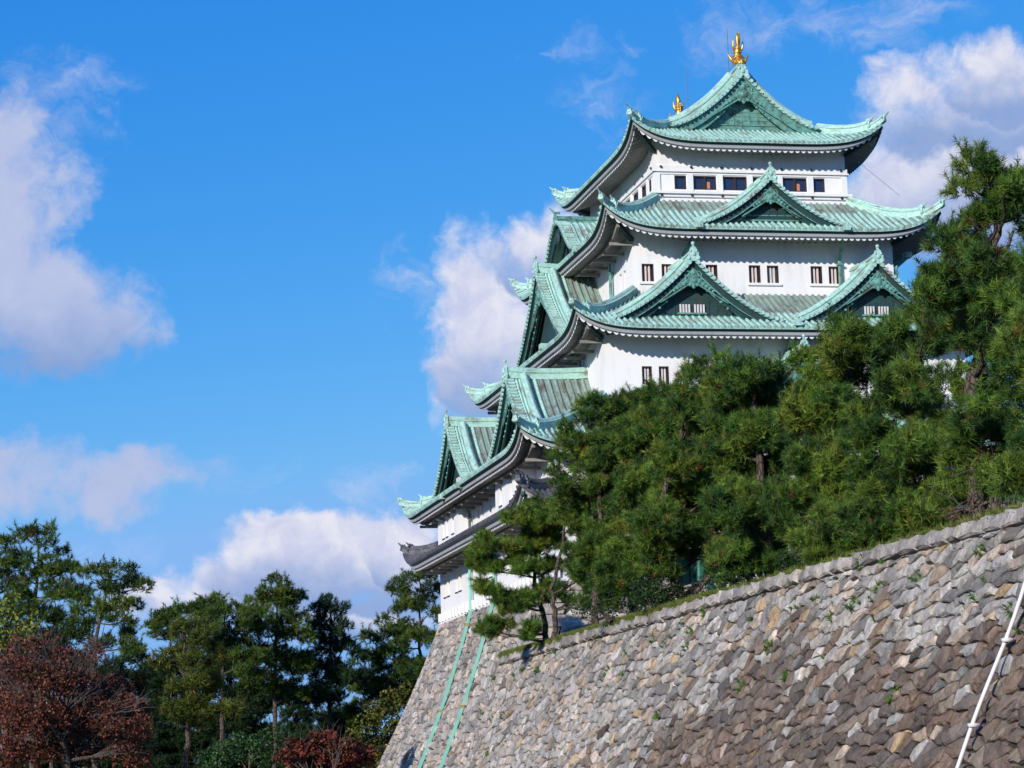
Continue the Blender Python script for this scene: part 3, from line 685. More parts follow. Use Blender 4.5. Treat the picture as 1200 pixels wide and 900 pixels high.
def stones(name,parent,polys,S,colf,seed,gap=.045,depth=.16,tilt=.10):
    """S(u,v)->(point, normal); each outline becomes a chamfered, tilted, slightly bulged stone"""
    r=np.random.default_rng(seed); V=[];F=[];C=[]
    for poly in polys:
        n=len(poly); cu=sum(p[0] for p in poly)/n; cv=sum(p[1] for p in poly)/n
        P0,N=S(cu,cv); P0=Vector(P0); N=Vector(N); ex=(Vector(S(cu+.1,cv)[0])-P0); ey=(Vector(S(cu,cv+.1)[0])-P0); ex.normalize(); ey.normalize()
        rad=[math.hypot(p[0]-cu,p[1]-cv) for p in poly]; mr=min(rad)
        if mr<.06: continue
        tx,ty=r.normal(0,tilt),r.normal(0,tilt); h=depth*r.uniform(.6,1.25); col=colf(cu,cv,r); o=len(V)
        # subdivide the outline once so edges are uneven
        out=[]
        for i in range(n):
            p,q=poly[i],poly[(i+1)%n]; out.append(p)
            d=math.hypot(q[0]-p[0],q[1]-p[1])
            if d>.35: out.append(((p[0]+q[0])/2+r.uniform(-.05,.05),(p[1]+q[1])/2+r.uniform(-.05,.05)))
        n=len(out)
        def ring(shr,hh,ti,ns):
            for (a,b) in out:
                d=math.hypot(a-cu,b-cv) or 1; k=max(.15,(d-shr)/d); du,dv=(a-cu)*k,(b-cv)*k
                p,_=S(cu+du,cv+dv); z=hh+(du*tx+dv*ty)*ti+r.normal(0,ns); V.append(tuple(Vector(p)+N*z)); C.append(col)
        ring(gap*.4,-.16,0,0); ring(gap,h*.45,.5,.012); ring(gap+.07,h,1,.018); 
        p,_=S(cu,cv); V.append(tuple(Vector(p)+N*(h*1.08+.02))); C.append(col)
        for k in range(2):
            for i in range(n): a=o+k*n+i; b=o+k*n+(i+1)%n; F.append((a,b,b+n,a+n))
        for i in range(n): F.append((o+2*n+i,o+2*n+(i+1)%n,o+3*n))
    me=bpy.data.meshes.new(name); me.from_pydata(V,[],F); me.materials.append(M['stone'])
    a=me.color_attributes.new('Col','FLOAT_COLOR','POINT'); a.data.foreach_set('color',np.array([(*c,1) for c in C],np.float32).ravel())
    me.update(); o=bpy.data.objects.new(name,me); COL.objects.link(o)
    if parent is not None: o.parent=parent
    return o
def tone(r,kinds):
    k=kinds[r.integers(len(kinds))]; s=r.uniform(.78,1.22); return tuple(min(.75,max(.02,c*s)) for c in k)
PALE=[(.46,.42,.39),(.41,.38,.36),(.50,.46,.42),(.36,.335,.32),(.48,.39,.32),(.38,.36,.35),(.45,.37,.31),(.31,.295,.29)]
GREYS=[(.38,.365,.34),(.31,.30,.285),(.44,.42,.39),(.25,.24,.23),(.35,.32,.285),(.19,.18,.17)]
BROWN=[(.14,.105,.085),(.18,.13,.10),(.11,.09,.08),(.20,.14,.105),(.15,.125,.11),(.24,.19,.15)]
def off(d): # how far the battered face has moved out at depth d below the top
    return .34*d+.0075*d*d
# keep base
def base_face(sd,seed):
    fr=FR[sd]; hx=(17.8,15.73) if sd in 'WE' else (15.73,17.8); H=19
    def S(u,v):
        d=max(0,-v); k=1+off(d)/hx[0]; o=off(d); p=fr(u*k,hx[1]+o,v); sl=.34+.015*d; n=Vector(fr(0,1,sl))-Vector(fr(0,0,0)); return p,n.normalized()
    polys=cells(-hx[0]+1.1,hx[0]-1.1,-H,-.06,1.0,.46,-.25,seed)
    fo=stones('stone_facing',base,polys,S,lambda u,v,r:tone(r,PALE if r.random()<.75 else GREYS),seed)
    return fo,S
base=thing('stone_base','steep curved stone base under the castle keep, two green pipes on its face','castle base')
cr=MB()
for sd in 'SWEN':
    fr=FR[sd]; hx=(17.8,15.73) if sd in 'WE' else (15.73,17.8)
    rows=[[fr(x*(hx[0]+off(d)-.03),hx[1]+off(d)-.05,-d) for x in lin(-1,1,5)] for d in lin(0,19,20)]; cr.grid(rows,M['core'])
cr.grid([[(x,y,-.03) for x in(-15.7,15.7)] for y in(-17.75,17.75)],M['core'])
co=cr.build('wall_core',base)
fW,SW_=base_face('W',11); fS,SS_=base_face('S',12)
# corner blocks: long and short blocks alternate up the corner
def quoins(sx,sy,name,seed):
    r=np.random.default_rng(seed); V=[];F=[];C=[]; d=.06; i=0
    while d<18.5:
        h=r.uniform(.55,.8); lw,ls=(2.3,1.2) if i%2 else (1.2,2.3)
        col=tone(r,[(.46,.41,.36),(.42,.38,.35),(.48,.40,.33)]); o=len(V); o0,o1=off(d+.04)+.12,off(d+h-.04)+.12
        def pt(dx,dy,oo,z): return (sx*(15.73+oo-dx),sy*(17.8+oo-dy),z)
        for oo,z in((o0,-d-.03),(o1,-d-h+.03)):
            for dx,dy in((0,0),(lw,0),(lw,.5),(.5,.5),(.5,ls),(0,ls)): V.append(pt(dx,dy,oo,z)); C.append(col)
        F+= [(o,o+1,o+2,o+3,o+4,o+5),(o+11,o+10,o+9,o+8,o+7,o+6)]+[(o+k,o+6+k,o+6+(k+1)%6,o+(k+1)%6) for k in range(6)]
        d+=h; i+=1
    me=bpy.data.meshes.new(name); me.from_pydata(V,[],F); me.materials.append(M['stone'])
    a=me.color_attributes.new('Col','FLOAT_COLOR','POINT'); a.data.foreach_set('color',np.array([(*c,1) for c in C],np.float32).ravel()); me.update()
    o=bpy.data.objects.new(name,me); COL.objects.link(o); o.parent=base
quoins(-1,-1,'corner_stones',3); quoins(-1,1,'corner_stones',4)
for y0,y1,dx in((5.3,2.0,0),(-2.1,-5.8,0)):
    pts=[]; 
    for d in lin(-.02,14,16): pts.append((-15.73-off(max(d,0))-.30,y0+(y1-y0)*(d/10.2),-d))
    mb=MB(); mb.sweep(pts,[(-.11,-.1),(-.11,.10),(.11,.10),(.11,-.1)],M['pipe'],side=(0,1,0))
    for k in range(1,15,2):
        p=pts[k]; mb.box(lambda a,b,c:(p[0]+a+c*-.38,p[1]+b,p[2]+c),-.16,.10,-.15,.15,-.09,.09,M['brass'] if k%6==1 else M['pipe'])
    mb.build('drain_pipe',base)

# ------------------------------------------------------------------ moat wall running towards the camera
WX,WZ,WY0,WY1=-18.15,-4.12,-14.6,-108.0
wall=thing('moat_wall','long leaning dry stone moat wall of grey and brown boulders with a line of cap stones','stone wall',(0,0,0))
def woff(d): return .33*d+.006*d*d
def ztop(y): return WZ+.0
def Sw(u,v):   # u = distance south from the wall's north end, v = height below the top (negative)
    d=max(0,-v); y=WY0-u; return (WX-woff(d),y,ztop(y)+v),Vector((-1,0,.33+.012*d)).normalized()
def wcol(u,v,r):
    dark=1/(1+math.exp(-((-v)-(3.0+.8*math.sin(u*.21)+.5*math.sin(u*.53+1)) -max(0,(56-u))*.16)*1.6))
    if r.random()<dark*.93: return tone(r,BROWN)
    if r.random()<.06: return tone(r,[(.42,.30,.18),(.37,.29,.21)])
    if u<30 and r.random()<.5: return tone(r,PALE)
    return tone(r,GREYS if r.random()<.6 else PALE)
LW=WY0-WY1
polys=cells(0,LW,-10.5,-.5,.80,.40,-.74,21,.49)
stones('stone_facing',wall,polys,Sw,wcol,22,.05,.075,.06)
caps=[]; r=np.random.default_rng(5); u=0
while u<LW:
    w=r.uniform(.9,2.0); caps.append([(u,-.48+r.uniform(-.03,.03)),(min(LW,u+w),-.48+r.uniform(-.03,.03)),(min(LW,u+w),r.uniform(-.03,.06)),(u,r.uniform(-.03,.06))]); u+=w
cp=stones('cap_stones',wall,caps,Sw,lambda u,v,r:tone(r,[(.34,.31,.29),(.29,.27,.255),(.38,.35,.32)]),6,.03,.2,.06)
tp=MB()
tp.grid([[(WX-woff(d)+.12,y,ztop(y)-d-(.04 if d==0 else 0)) for y in(WY0+.0,WY1)] for d in lin(0,16,17)],M['core'])
tp.grid([[(x,y,z) for y in(WY0,WY1)] for x,z in((WX+.15,WZ-.04),(WX+1.2,WZ-.06))],M['core'])
tp.grid([[(WX-woff(d)+.12,WY0,ztop(0)-d) for d in lin(0,16,17)],[(-15,WY0,ztop(0)-d) for d in lin(0,16,17)]],M['core'])
tp.build('wall_core',wall)
# broad stones lining the top, seen edge-on behind the grass
hose=MB(); pts=[]
for d in lin(-.1,13,24):
    y=WY0-(77.6-.02*d*d+.16*math.sin(d*.8+1)); pts.append((WX-woff(max(d,0))-.40-.04*math.sin(d*1.3),y,WZ-d))
hose.tube([(WX+1.5,pts[0][1]-.8,WZ+.05)]+pts,.058,M['whitepipe'],8)
for k in range(3,24,4):
    p=pts[k]; hose.box(lambda a,b,c:(p[0]+a,p[1]+b,p[2]+c),-.11,.2,-.11,.11,-.05,.05,M['bar'])
tag(hose.build('drain_hose',None,True),'long white pipe running down the face of the moat wall','pipe')

# ------------------------------------------------------------------ ground and terrace
gd=MB(); ys=[-2500,-400,-200,-150,-112,-90,-60,-30,0,30,60,120,400,4000]; xs=[-3000,-300,-120,-62,-52,-46,-38,-32,-28,-24,-20,0,30,120,400,3000]
def gz(x,y):
    if -40<x<-20 and -160<y<70: return -21.0
    return -13.4+.15*math.sin(x*.05)*math.cos(y*.04)
gd.grid([[(x,y,gz(x,y)) for x in xs] for y in ys],M['ground']); struct(gd.build('ground'))
tr=MB(); xs=[-17.9,-16,-12,0,40,120]; ys=[-108,-95,-75,-55,-35,-19.7]
tr.grid([[(x,y,WZ+.02+min(.5,(x+18.3)*.12)+.05*math.sin(y)) for x in xs] for y in ys],M['ground']); struct(tr.build('terrace_ground'))
# ------------------------------------------------------------------ foliage
def np_mesh(name,V,F,C,material,parent):
    """V (n,3), F (m,k) with k=3 or 4, C (n,3) colour per vertex"""
    me=bpy.data.meshes.new(name); k=F.shape[1]; me.vertices.add(len(V)); me.vertices.foreach_set('co',V.astype(np.float32).ravel())
    me.loops.add(F.size); me.loops.foreach_set('vertex_index',F.astype(np.int32).ravel()); me.polygons.add(len(F))
    me.polygons.foreach_set('loop_start',np.arange(0,F.size,k,dtype=np.int32)); me.update(calc_edges=True)
    a=me.color_attributes.new('Col','FLOAT_COLOR','POINT'); a.data.foreach_set('color',np.concatenate([C,np.ones((len(C),1))],1).astype(np.float32).ravel())
    me.materials.append(material); o=bpy.data.objects.new(name,me); COL.objects.link(o)
    if parent is not None: o.parent=parent
    return o
def unit(v): return v/np.maximum(1e-6,np.linalg.norm(v,axis=-1,keepdims=True))
def tufts(P,D,L,W,K,C,r):
    """bursts of K thin needles at points P pointing about directions D"""
    n=len(P); d=unit(D[:,None,:]+r.normal(0,.85,(n,K,3))); l=L[:,None,None]*r.uniform(.7,1.1,(n,K,1)); side=unit(np.cross(d,r.normal(0,1,(n,K,3))))*W[:,None,None]
    base=P[:,None,:]-D[:,None,:]*L[:,None,None]*r.uniform(-.25,.45,(n,K,1)); tip=base+d*l
    V=np.stack([base-side*.5,base+side*.5,tip],2).reshape(-1,3); F=np.arange(len(V)).reshape(-1,3)
    cc=np.repeat(C[:,None,:],K,1)*r.uniform(.75,1.25,(n,K,1)); cc=np.repeat(cc[:,:,None,:],3,2).reshape(-1,3); return V,F,cc
def clump_points(lobes,rc,per,r,flat=.62,fill=1.0,shoots=0,hollow=1.5):
    """lobes: list of (centre, radii). Clumps keep a distance from one another, so dark gaps stay between them;
    shoots are rows of tufts rising from the top of a clump. Returns tuft points, directions and a clump id"""
    P=[];D=[];I=[];k=0;cl=[]; A=np.zeros((0,3)); sep=rc*1.36/fill**.33
    for c,rad in lobes:
        c=np.array(c);rad=np.array(rad); n=int(26+9*rad[0]*rad[1]*rad[2]/rc**3)
        q=unit(r.normal(0,1,(n,3)))*(r.uniform(.05,1,(n,1))**.36); cc=c+q*rad*.95
        for x in cc:
            if hollow and math.sin(x[0]*hollow+1)*math.sin(x[1]*hollow*.8+.5)+math.sin(x[2]*hollow*1.7+x[0]*.6)*.75<-.42: continue
            if len(A) and (np.linalg.norm((A-x)*np.array([1,1,1.35]),axis=1)<sep).any(): continue
            A=np.vstack([A,x]); s=rc*r.uniform(.7,1.25); m=int(per*s*s/rc/rc)
            u=unit(r.normal(0,1,(m,3))+np.array([0,0,.35])); rr=r.uniform(.3,1,(m,1))**.5; p=x+u*rr*np.array([s,s,s*flat])
            P.append(p);D.append(unit(u*.8+np.array([0,0,.6])));I.append(np.full(m,k));cl.append(x)
            for j in range(shoots):
                d=unit(r.normal(0,.55,3)+np.array([0,0,.75])+q[0]*.0); L=rc*r.uniform(.5,1.1); o=x+unit(r.normal(0,1,3))*np.array([s,s,s*flat])*.7
                t=np.linspace(.15,1,4)[:,None]; P.append(o+d*L*t); D.append(np.tile(d,(4,1))); I.append(np.full(4,k))
            k+=1
    return np.concatenate(P),np.concatenate(D),np.concatenate(I),cl
GREEN=[(.026,.070,.015),(.045,.11,.018),(.085,.175,.020),(.15,.235,.026),(.022,.058,.014),(.20,.23,.03)]
def leaf_cols(I,r,pal,w=None):
    k=I.max()+1; pal=np.array(pal); base=pal[r.choice(len(pal),k,p=w)]; alt=pal[r.choice(len(pal),len(I),p=w)]; c=(base[I]*.45+alt*.55)*r.uniform(.45,1.45,(len(I),1)); return c*1.05
def limb(mb,a,b,r0,r1,m,rr,sag=.12,n=6):
    a,b=Vector(a),Vector(b); L=(b-a).length; pts=[]; ph=rr.random()*6
    for i in range(n+1):
        t=i/n; p=a.lerp(b,t)+Vector((math.sin(ph+t*4),math.cos(ph*1.3+t*5),math.sin(ph*.7+t*3.5)*.8))*L*.05*math.sin(PI*t); p.z-=sag*L*math.sin(PI*t)*.5; pts.append(p)
    mb.tube(pts,[r0+(r1-r0)*i/n for i in range(n+1)],m,6,False); return pts
def near(path,p):
    return min(range(len(path)),key=lambda i:(Vector(path[i])-Vector(p)).length+max(0,path[i][2]-p[2])*.6)
def pine(label,base,path,lobes,r0,seed,group,pal=GREEN,w=None,rc=.62,per=40,K=22,L=.30,Wd=.023,fill=1.0,brown=.012,shoots=7,hollow=1.5,cat='pine tree',name='pine_tree',matl='needle'):
    """trunk path and leaf lobes in world coordinates; limbs fork from the trunk to the lobes and twigs reach the clumps"""
    r=np.random.default_rng(seed); rr=random.Random(seed); t=thing(name,label,cat,base,group); B=Vector(base)
    P,D,I,cl=clump_points(lobes,rc,per,r,fill=fill,shoots=shoots,hollow=hollow)
    C=leaf_cols(I,r,pal,w); tipb=r.random(len(P))<brown; C[tipb]=np.array([.22,.09,.03])*r.uniform(.7,1.2,(tipb.sum(),1))
    n=len(P); V,F,cc=tufts(P,D,np.full(n,L)*r.uniform(.8,1.2,n),np.full(n,Wd),K,C,r)
    np_mesh('crown',V-np.array(base),F,cc,M[matl],t)
    mb=MB(); path=[Vector(p) for p in path]; fine=[]
    for i in range(len(path)-1):
        for k in range(4): fine.append(path[i].lerp(path[i+1],k/4))
    fine.append(path[-1]); N=len(fine)
    for i in range(1,N-1): fine[i]=fine[i]+Vector((rr.uniform(-1,1),rr.uniform(-1,1),0))*r0*.35
    rad=[r0*(1-.75*i/(N-1))*(1.25 if i==0 else 1) for i in range(N)]
    mb.tube([p-B for p in fine],rad,M['bark'],9)
    ci=0
    for c,rd in lobes:
        c=Vector([float(x) for x in c]); k=near(fine,c-Vector((0,0,rd[2]*.9))); a=fine[k]; ra=max(.045,rad[k]*.5); lp=limb(mb,a-B,c-B,ra,.04,M['bark'],rr)
        for q in range(7):
            x=cl[rr.randrange(len(cl))]; x=Vector([float(v) for v in x])
            if (x-c).length<max(rd)*1.15: limb(mb,lp[rr.randrange(2,6)],x-B,.035,.012,M['bark'],rr,.05,3)
    mb.build('trunk',t,True); return t
LS=1.04
def lobes_at(lst,d,deep=1.0,dj=1.0,seed=0):
    """lobe list given as photo outline ellipses; each gets its own distance from the camera and a real depth"""
    rr=random.Random(seed); out=[]
    for e in lst:
        px,py,rx,ry=e[:4]; dd=d+(e[4] if len(e)>4 else rr.uniform(-dj,dj)); s=dd/FPX; m=(rx+ry)/2*s*deep
        c=at(px,py,dd); out.append((c,(rx*s*LS,max(m*LS,.6),ry*s*LS)))
    return out
def tpath(lst,d): return [tuple(at(x,y,d)) for x,y in lst]
NEARG='pines on the moat wall terrace'
def near_pine(label,pts,d,lobes,r0,seed,**kw):
    d=d*1.045
    if len(pts)>4 and d<122: lobes=lobes+[(x,y,24,20,-1.9) for x,y in pts[3 if d>100 else 2:]]
    tp=tpath(pts,d); gz_=WZ+.05; b=tp[0]; base=(b[0],b[1],min(b[2],gz_))
    if b[2]>gz_: tp=[base]+tp
    return pine(label,base,tp,lobes_at(lobes,d,kw.pop('deep',1.0),kw.pop('dj',1.6),seed),r0*.78,seed,NEARG,**kw)
DEEP=[(.018,.056,.014),(.028,.080,.018),(.060,.135,.020),(.11,.195,.024),(.16,.22,.028)]
near_pine('slender open pine at the low end of the wall, leaning left over the grass',[(641,752),(636,715),(627,690),(627,640),(618,612)],127.5,
  [(622,612,36,15),(586,634,30,12),(640,632,24,13),(566,662,20,9),(600,664,32,9),(574,688,22,9),(606,706,30,11),(570,735,26,10),(608,740,24,9),(646,662,16,9),(556,652,12,7),(642,600,24,14),(612,640,26,12),(640,694,24,12)],.26,31,rc=.46,per=44,K=22,fill=1.25,w=[.1,.2,.3,.2,.05,.15])
t2=near_pine('small pine just behind the slender pine, dark trunk before the pale base stones',[(650,748),(650,715),(646,690),(660,640),(665,590)],125,
  [(676,606,26,20),(698,636,32,24),(688,668,34,20),(672,694,26,13),(704,702,28,13)],.25,32,pal=DEEP,rc=.5,per=44)
near_pine('tall pine beside the end of the grey skirt roof, its trunk straight and dark',[(697,738),(697,700),(700,640),(705,570),(712,500)],119,
  [(708,486,38,22),(682,512,38,20),(672,535,26,16),(722,530,42,30),(700,565,46,24),(732,590,44,34),(690,600,40,22),(716,640,44,28),(748,474,20,18),(738,495,30,24),(660,552,14,8)],.32,33,rc=.58,per=50)
near_pine('pine with a straight dark trunk just left of the leaning trunk',[(742,718),(741,690),(744,640),(752,560),(764,490)],114,
  [(768,476,34,26),(750,510,36,26),(790,500,40,34),(770,545,50,34),(796,580,44,30),(754,600,40,28),(788,625,48,26),(745,655,40,24),(720,680,40,18),(760,700,26,12)],.34,34,rc=.58,per=50)
near_pine('pine with a thick bare trunk leaning left above the middle of the moat wall',[(803,704),(790,684),(772,650),(766,610),(790,540),(810,470)],108,
  [(816,452,36,26),(840,480,44,34),(806,500,40,28),(830,530,52,36),(790,640,36,18),(812,580,50,34),(850,570,50,36),(775,605,36,22),(830,628,56,28),(870,625,46,28),(845,660,50,20),(780,665,30,12)],.40,35,rc=.6,per=52)
near_pine('broad bushy pine standing left of the ornament of the lowest front gable',[(905,696),(902,650),(895,580),(890,500),(880,440)],99,
  [(880,432,40,24),(900,462,38,24),(862,470,38,26),(895,500,60,38),(850,520,36,28),(905,560,62,42),(868,590,40,30),(912,620,60,36),(880,655,50,24),(940,650,44,24),(905,442,18,12)],.42,36,rc=.6,per=54,pal=DEEP)
near_pine('rounded pine in front of the right twin gable, bare dark limb showing',[(985,668),(978,620),(985,540),(992,470),(990,420)],92,
  [(984,410,22,14),(1000,394,28,18),(1030,386,26,16),(960,430,40,30),(1005,420,48,34),(970,475,56,36),(1030,455,44,34),(985,525,62,38),(960,575,56,36),(1010,575,56,36),(985,625,60,30),(935,600,34,26),(1035,395,30,26)],.42,37,rc=.62,per=56)
near_pine('pine between the twin gable pine and the tallest pine, olive needles',[(1075,640),(1070,600),(1068,520),(1072,450),(1082,400)],85,
  [(1092,368,28,22),(1064,404,36,24),(1100,390,34,28),(1060,440,36,26),(1050,500,58,36),(1090,520,40,34),(1055,560,60,36),(1095,590,48,34),(1045,610,54,28),(1085,625,40,20)],.42,38,rc=.62,per=58,pal=DEEP)
near_pine('tallest pine at the right edge, its open top against the cloud',[(1150,618),(1145,560),(1140,480),(1150,400),(1160,320),(1168,260),(1178,225)],77,
  [(1144,192,16,14),(1138,216,22,14),(1160,206,18,12),(1186,222,26,16),(1168,238,30,18),(1195,250,24,20),(1142,256,30,22),(1112,288,24,13),(1102,318,20,10),(1150,300,48,30),(1188,270,34,28),(1130,350,40,24),(1180,345,42,34),(1095,350,22,12),(1150,395,40,24),(1190,410,44,34),(1140,455,36,24),(1185,475,50,36),(1150,520,46,28),(1190,545,40,30),(1140,570,40,22)],.46,39,rc=.62,per=60,pal=DEEP,fill=1.15,hollow=.9)
near_pine('pine cut by the right edge of the picture, low over the cap stones',[(1215,600),(1213,540),(1218,460),(1222,380),(1225,300)],71,
  [(1222,300,34,34),(1215,360,38,38),(1218,430,42,40),(1212,500,40,34),(1195,555,32,16)],.42,40,rc=.6,per=60,pal=DEEP)
near_pine('low pine filling the gap above the cap stones right of centre',[(1003,656),(1005,640),(1010,610)],88,
  [(1010,600,50,26),(1045,612,50,22),(960,640,40,20),(1000,635,50,16)],.2,41,rc=.55,per=54,pal=DEEP)

# broad-leaved shrubs and autumn trees
def leafy(label,base,lobes,seed,pal,name='shrub',cat='shrub',group=None,rc=.4,per=70,size=.11,fill=1.0,w=None,trunk=.12,twigs=0,hollow=0):
    r=np.random.default_rng(seed); rr=random.Random(seed); t=thing(name,label,cat,base,group); B=np.array(base)
    P,D,I,cl=clump_points(lobes,rc,per,r,flat=.75,fill=fill,hollow=hollow); C=leaf_cols(I,r,pal,w); n=len(P)
    a=unit(r.normal(0,1,(n,3))+D*.6); s=unit(np.cross(a,r.normal(0,1,(n,3)))); u=np.cross(a,s); z=size*r.uniform(.6,1.3,(n,1))
    V=np.stack([P-s*z*.5,P+u*z*.45,P+s*z*.5,P-u*z*.45],1).reshape(-1,3)-B; F=np.arange(len(V)).reshape(-1,4)
    np_mesh('foliage' if name=='shrub' else 'crown',V,F,np.repeat(C,4,0),M['leaf'],t)
    mb=MB(); Bv=Vector(base); top=Vector([float(x) for x in np.mean([c for c,_ in lobes],0)])
    tr_=limb(mb,(0,0,0),top-Bv,trunk,trunk*.5,M['bark'],rr,0)
    for c,rd in lobes:
        c=Vector([float(x) for x in c]); lp=limb(mb,tr_[rr.randrange(2,6)],c-Bv,trunk*.5,.03,M['bark'],rr,-.1)
        for q in range(twigs):
            e=c+Vector((rr.uniform(-1,1)*rd[0],rr.uniform(-1,1)*rd[1],rr.uniform(-.6,1)*rd[2])); l2=limb(mb,lp[rr.randrange(2,6)],e-Bv,.03,.010,M['twig'],rr,-.08,4)
            for q2 in range(3):
                e2=e+Vector((rr.uniform(-1,1),rr.uniform(-1,1),rr.uniform(-.3,1)))*.9; limb(mb,l2[rr.randrange(1,4)],e2-Bv,.016,.006,M['twig'],rr,-.05,3)
    mb.build('trunk',t,True); return t
def gbase(px,py,d,z): p=at(px,py,d); return (float(p[0]),float(p[1]),z)
SH=[(.012,.032,.012),(.02,.045,.014),(.03,.06,.018)]
leafy('dark clipped evergreen shrub between the straight trunk and the leaning trunk',gbase(772,705,112,WZ+.1),lobes_at([(770,695,28,20),(790,700,20,14),(752,700,16,14)],112,1,.5,1),51,SH,group='dark shrubs on the terrace')
leafy('dark shrub at the foot of the straight pine, in front of base stones',gbase(716,722,118,WZ+.1),lobes_at([(712,712,26,13),(690,716,16,10)],118,1,.5,2),52,SH,group='dark shrubs on the terrace')
leafy('dark undergrowth shrub behind the thick bare leaning trunk',gbase(870,690,103,WZ+.1),lobes_at([(860,682,40,16),(900,678,30,16)],106,1,.5,3),53,SH,group='dark shrubs on the terrace')
leafy('low dark shrub under the pines above the cap stones at right',gbase(960,668,96,WZ+.1),lobes_at([(950,655,40,18),(1000,648,40,16),(1050,635,40,14)],95,1,.5,4),54,SH,group='dark shrubs on the terrace')
leafy('shrub with rust red autumn leaves beside the tallest pine above the wall',gbase(1168,600,80,WZ+.1),lobes_at([(1160,545,30,22),(1180,575,26,20),(1175,600,22,12),(1130,600,24,14)],80,1,.5,5),55,[(.16,.05,.03),(.22,.09,.04),(.09,.07,.03),(.05,.06,.02)],rc=.45,per=34,twigs=7)
# far side of the moat
LS=1.06
BGP='pines beyond the moat'
BG=[(.026,.062,.011),(.042,.090,.012),(.075,.13,.014),(.13,.175,.018),(.018,.044,.010)]
def far_pine(label,pts,d,lobes,r0,seed,**kw):
    tp=tpath(pts,d); b=tp[0]; base=(b[0],b[1],-13.4); tp=[base]+tp
    return pine(label,base,tp,lobes_at(lobes,d,kw.pop('deep',.9),kw.pop('dj',1.5),seed),r0*.7,seed,BGP,pal=kw.pop('pal',BG),rc=kw.pop('rc',.7),per=kw.pop('per',46),K=12,L=.34,Wd=.042,fill=kw.pop('fill',1.25),**kw)
far_pine('tall open-crowned pine at the left edge, standing over the red tree',[(38,900),(40,780),(42,700),(45,640)],165,
  [(42,632,20,14),(20,645,20,12),(68,648,18,10),(8,668,20,12),(48,665,38,13),(78,668,12,7),(25,692,30,14),(66,694,30,10),(10,715,22,14),(45,722,34,14),(75,735,20,12),(30,750,40,16)],.38,61,fill=.95)
far_pine('leaning pine with flat layered branches, second from the left',[(112,900),(108,800),(116,730),(128,680)],160,
  [(128,658,14,12),(116,672,20,9),(150,672,18,8),(165,686,14,7),(130,690,34,9),(92,700,20,9),(150,706,22,8),(112,716,30,10),(150,726,18,8),(90,738,30,12),(130,746,36,12),(60,760,30,14),(160,752,14,9)],.36,62,fill=.95)
far_pine('pine with olive needles and a pale forked trunk behind the red tree',[(218,900),(222,840),(216,790),(215,740)],150,
  [(212,740,20,10),(235,746,18,10),(205,770,24,12),(240,776,26,14),(215,800,28,14),(250,805,22,14),(230,832,30,14),(200,835,16,10),(262,830,18,12)],.34,63,pal=[(.06,.085,.012),(.09,.11,.014),(.11,.12,.015),(.045,.075,.014)])
far_pine('dense flat-topped pine left of the conical pine',[(258,900),(262,820),(262,760),(264,720)],192,
  [(262,706,18,10),(235,715,26,9),(285,716,18,12),(205,722,24,9),(255,730,36,12),(290,742,24,14),(185,740,24,12),(262,758,34,14),(225,760,24,12),(290,775,26,14),(160,765,20,14)],.36,64)
far_pine('conical pine with the highest pointed top of the middle row',[(322,900),(322,800),(324,740),(325,700)],196,
  [(326,684,11,9),(322,698,20,10),(344,702,14,9),(305,712,18,11),(335,722,26,11),(312,736,26,11),(340,746,22,11),(318,764,30,13),(345,778,24,12),(310,795,30,15),(340,812,28,15)],.36,65)
far_pine('dark narrow pine with drooping tips in front of the cloud base',[(385,900),(386,820),(387,750),(388,710)],200,
  [(388,700,10,8),(380,712,15,9),(400,716,13,9),(372,728,14,8),(392,734,22,11),(412,744,10,8),(378,750,24,11),(400,764,24,13),(368,776,26,12),(405,792,26,15),(380,808,34,17),(350,820,26,16)],.36,66,pal=[(.015,.045,.018),(.022,.058,.02),(.035,.075,.02)])
far_pine('tall pine half hidden behind the far corner of the keep base',[(505,900),(500,820),(492,760),(490,700)],205,
  [(492,676,18,9),(468,690,18,8),(505,694,20,10),(480,710,22,10),(455,722,14,6),(500,722,24,13),(470,738,22,10),(440,748,14,8),(496,752,26,14),(460,762,24,11),(430,768,16,10),(490,785,28,14),(450,790,28,13)],.4,67)
far_pine('low dense pine filling the gap in front of the keep base corner',[(440,900),(440,860),(445,810)],208,
  [(432,775,18,10),(425,800,24,14),(455,815,28,14),(430,835,30,16),(480,805,18,12)],.3,68)
far_pine('dark pine in the shadow between the olive pine and the conical pine',[(290,900),(290,860),(288,830)],214,
  [(230,885,50,24),(290,890,50,24),(350,885,50,24),(400,880,40,24),(210,830,30,24),(60,890,60,20),(130,885,50,20),(180,890,40,20),(440,890,50,22),(330,895,60,18),(270,790,34,20),(300,820,34,20),(270,850,34,22),(310,870,36,22),(230,870,36,22),(345,850,24,20),(190,800,30,24),(180,850,34,26),(400,850,32,22)],.3,69,pal=[(.014,.036,.012),(.022,.05,.013)],dj=3,fill=2.2)
far_pine('low dark pine behind the red tree at far left',[(60,900),(60,860),(60,820)],176,
  [(30,780,40,26),(80,790,40,24),(130,800,36,24),(150,850,34,26),(20,840,40,28),(90,850,44,26)],.3,70,pal=[(.014,.036,.012),(.03,.055,.013)],dj=3)
def gb(px,d): p=at(px,880,d); return (float(p[0]),float(p[1]),-13.4)
leafy('pale yellow-green tree at the left edge above the red tree',gb(8,158),lobes_at([(8,712,16,12),(25,728,20,12),(5,745,20,16),(35,745,14,12)],158,1,.5,7),71,[(.14,.17,.02),(.20,.21,.03),(.10,.14,.02)],name='broadleaf_tree',cat='tree',rc=.7,per=60,size=.26,trunk=.2)
RED=[(.17,.040,.024),(.17,.048,.026),(.08,.028,.02),(.07,.04,.026),(.24,.070,.035),(.19,.065,.035),(.045,.04,.02)]
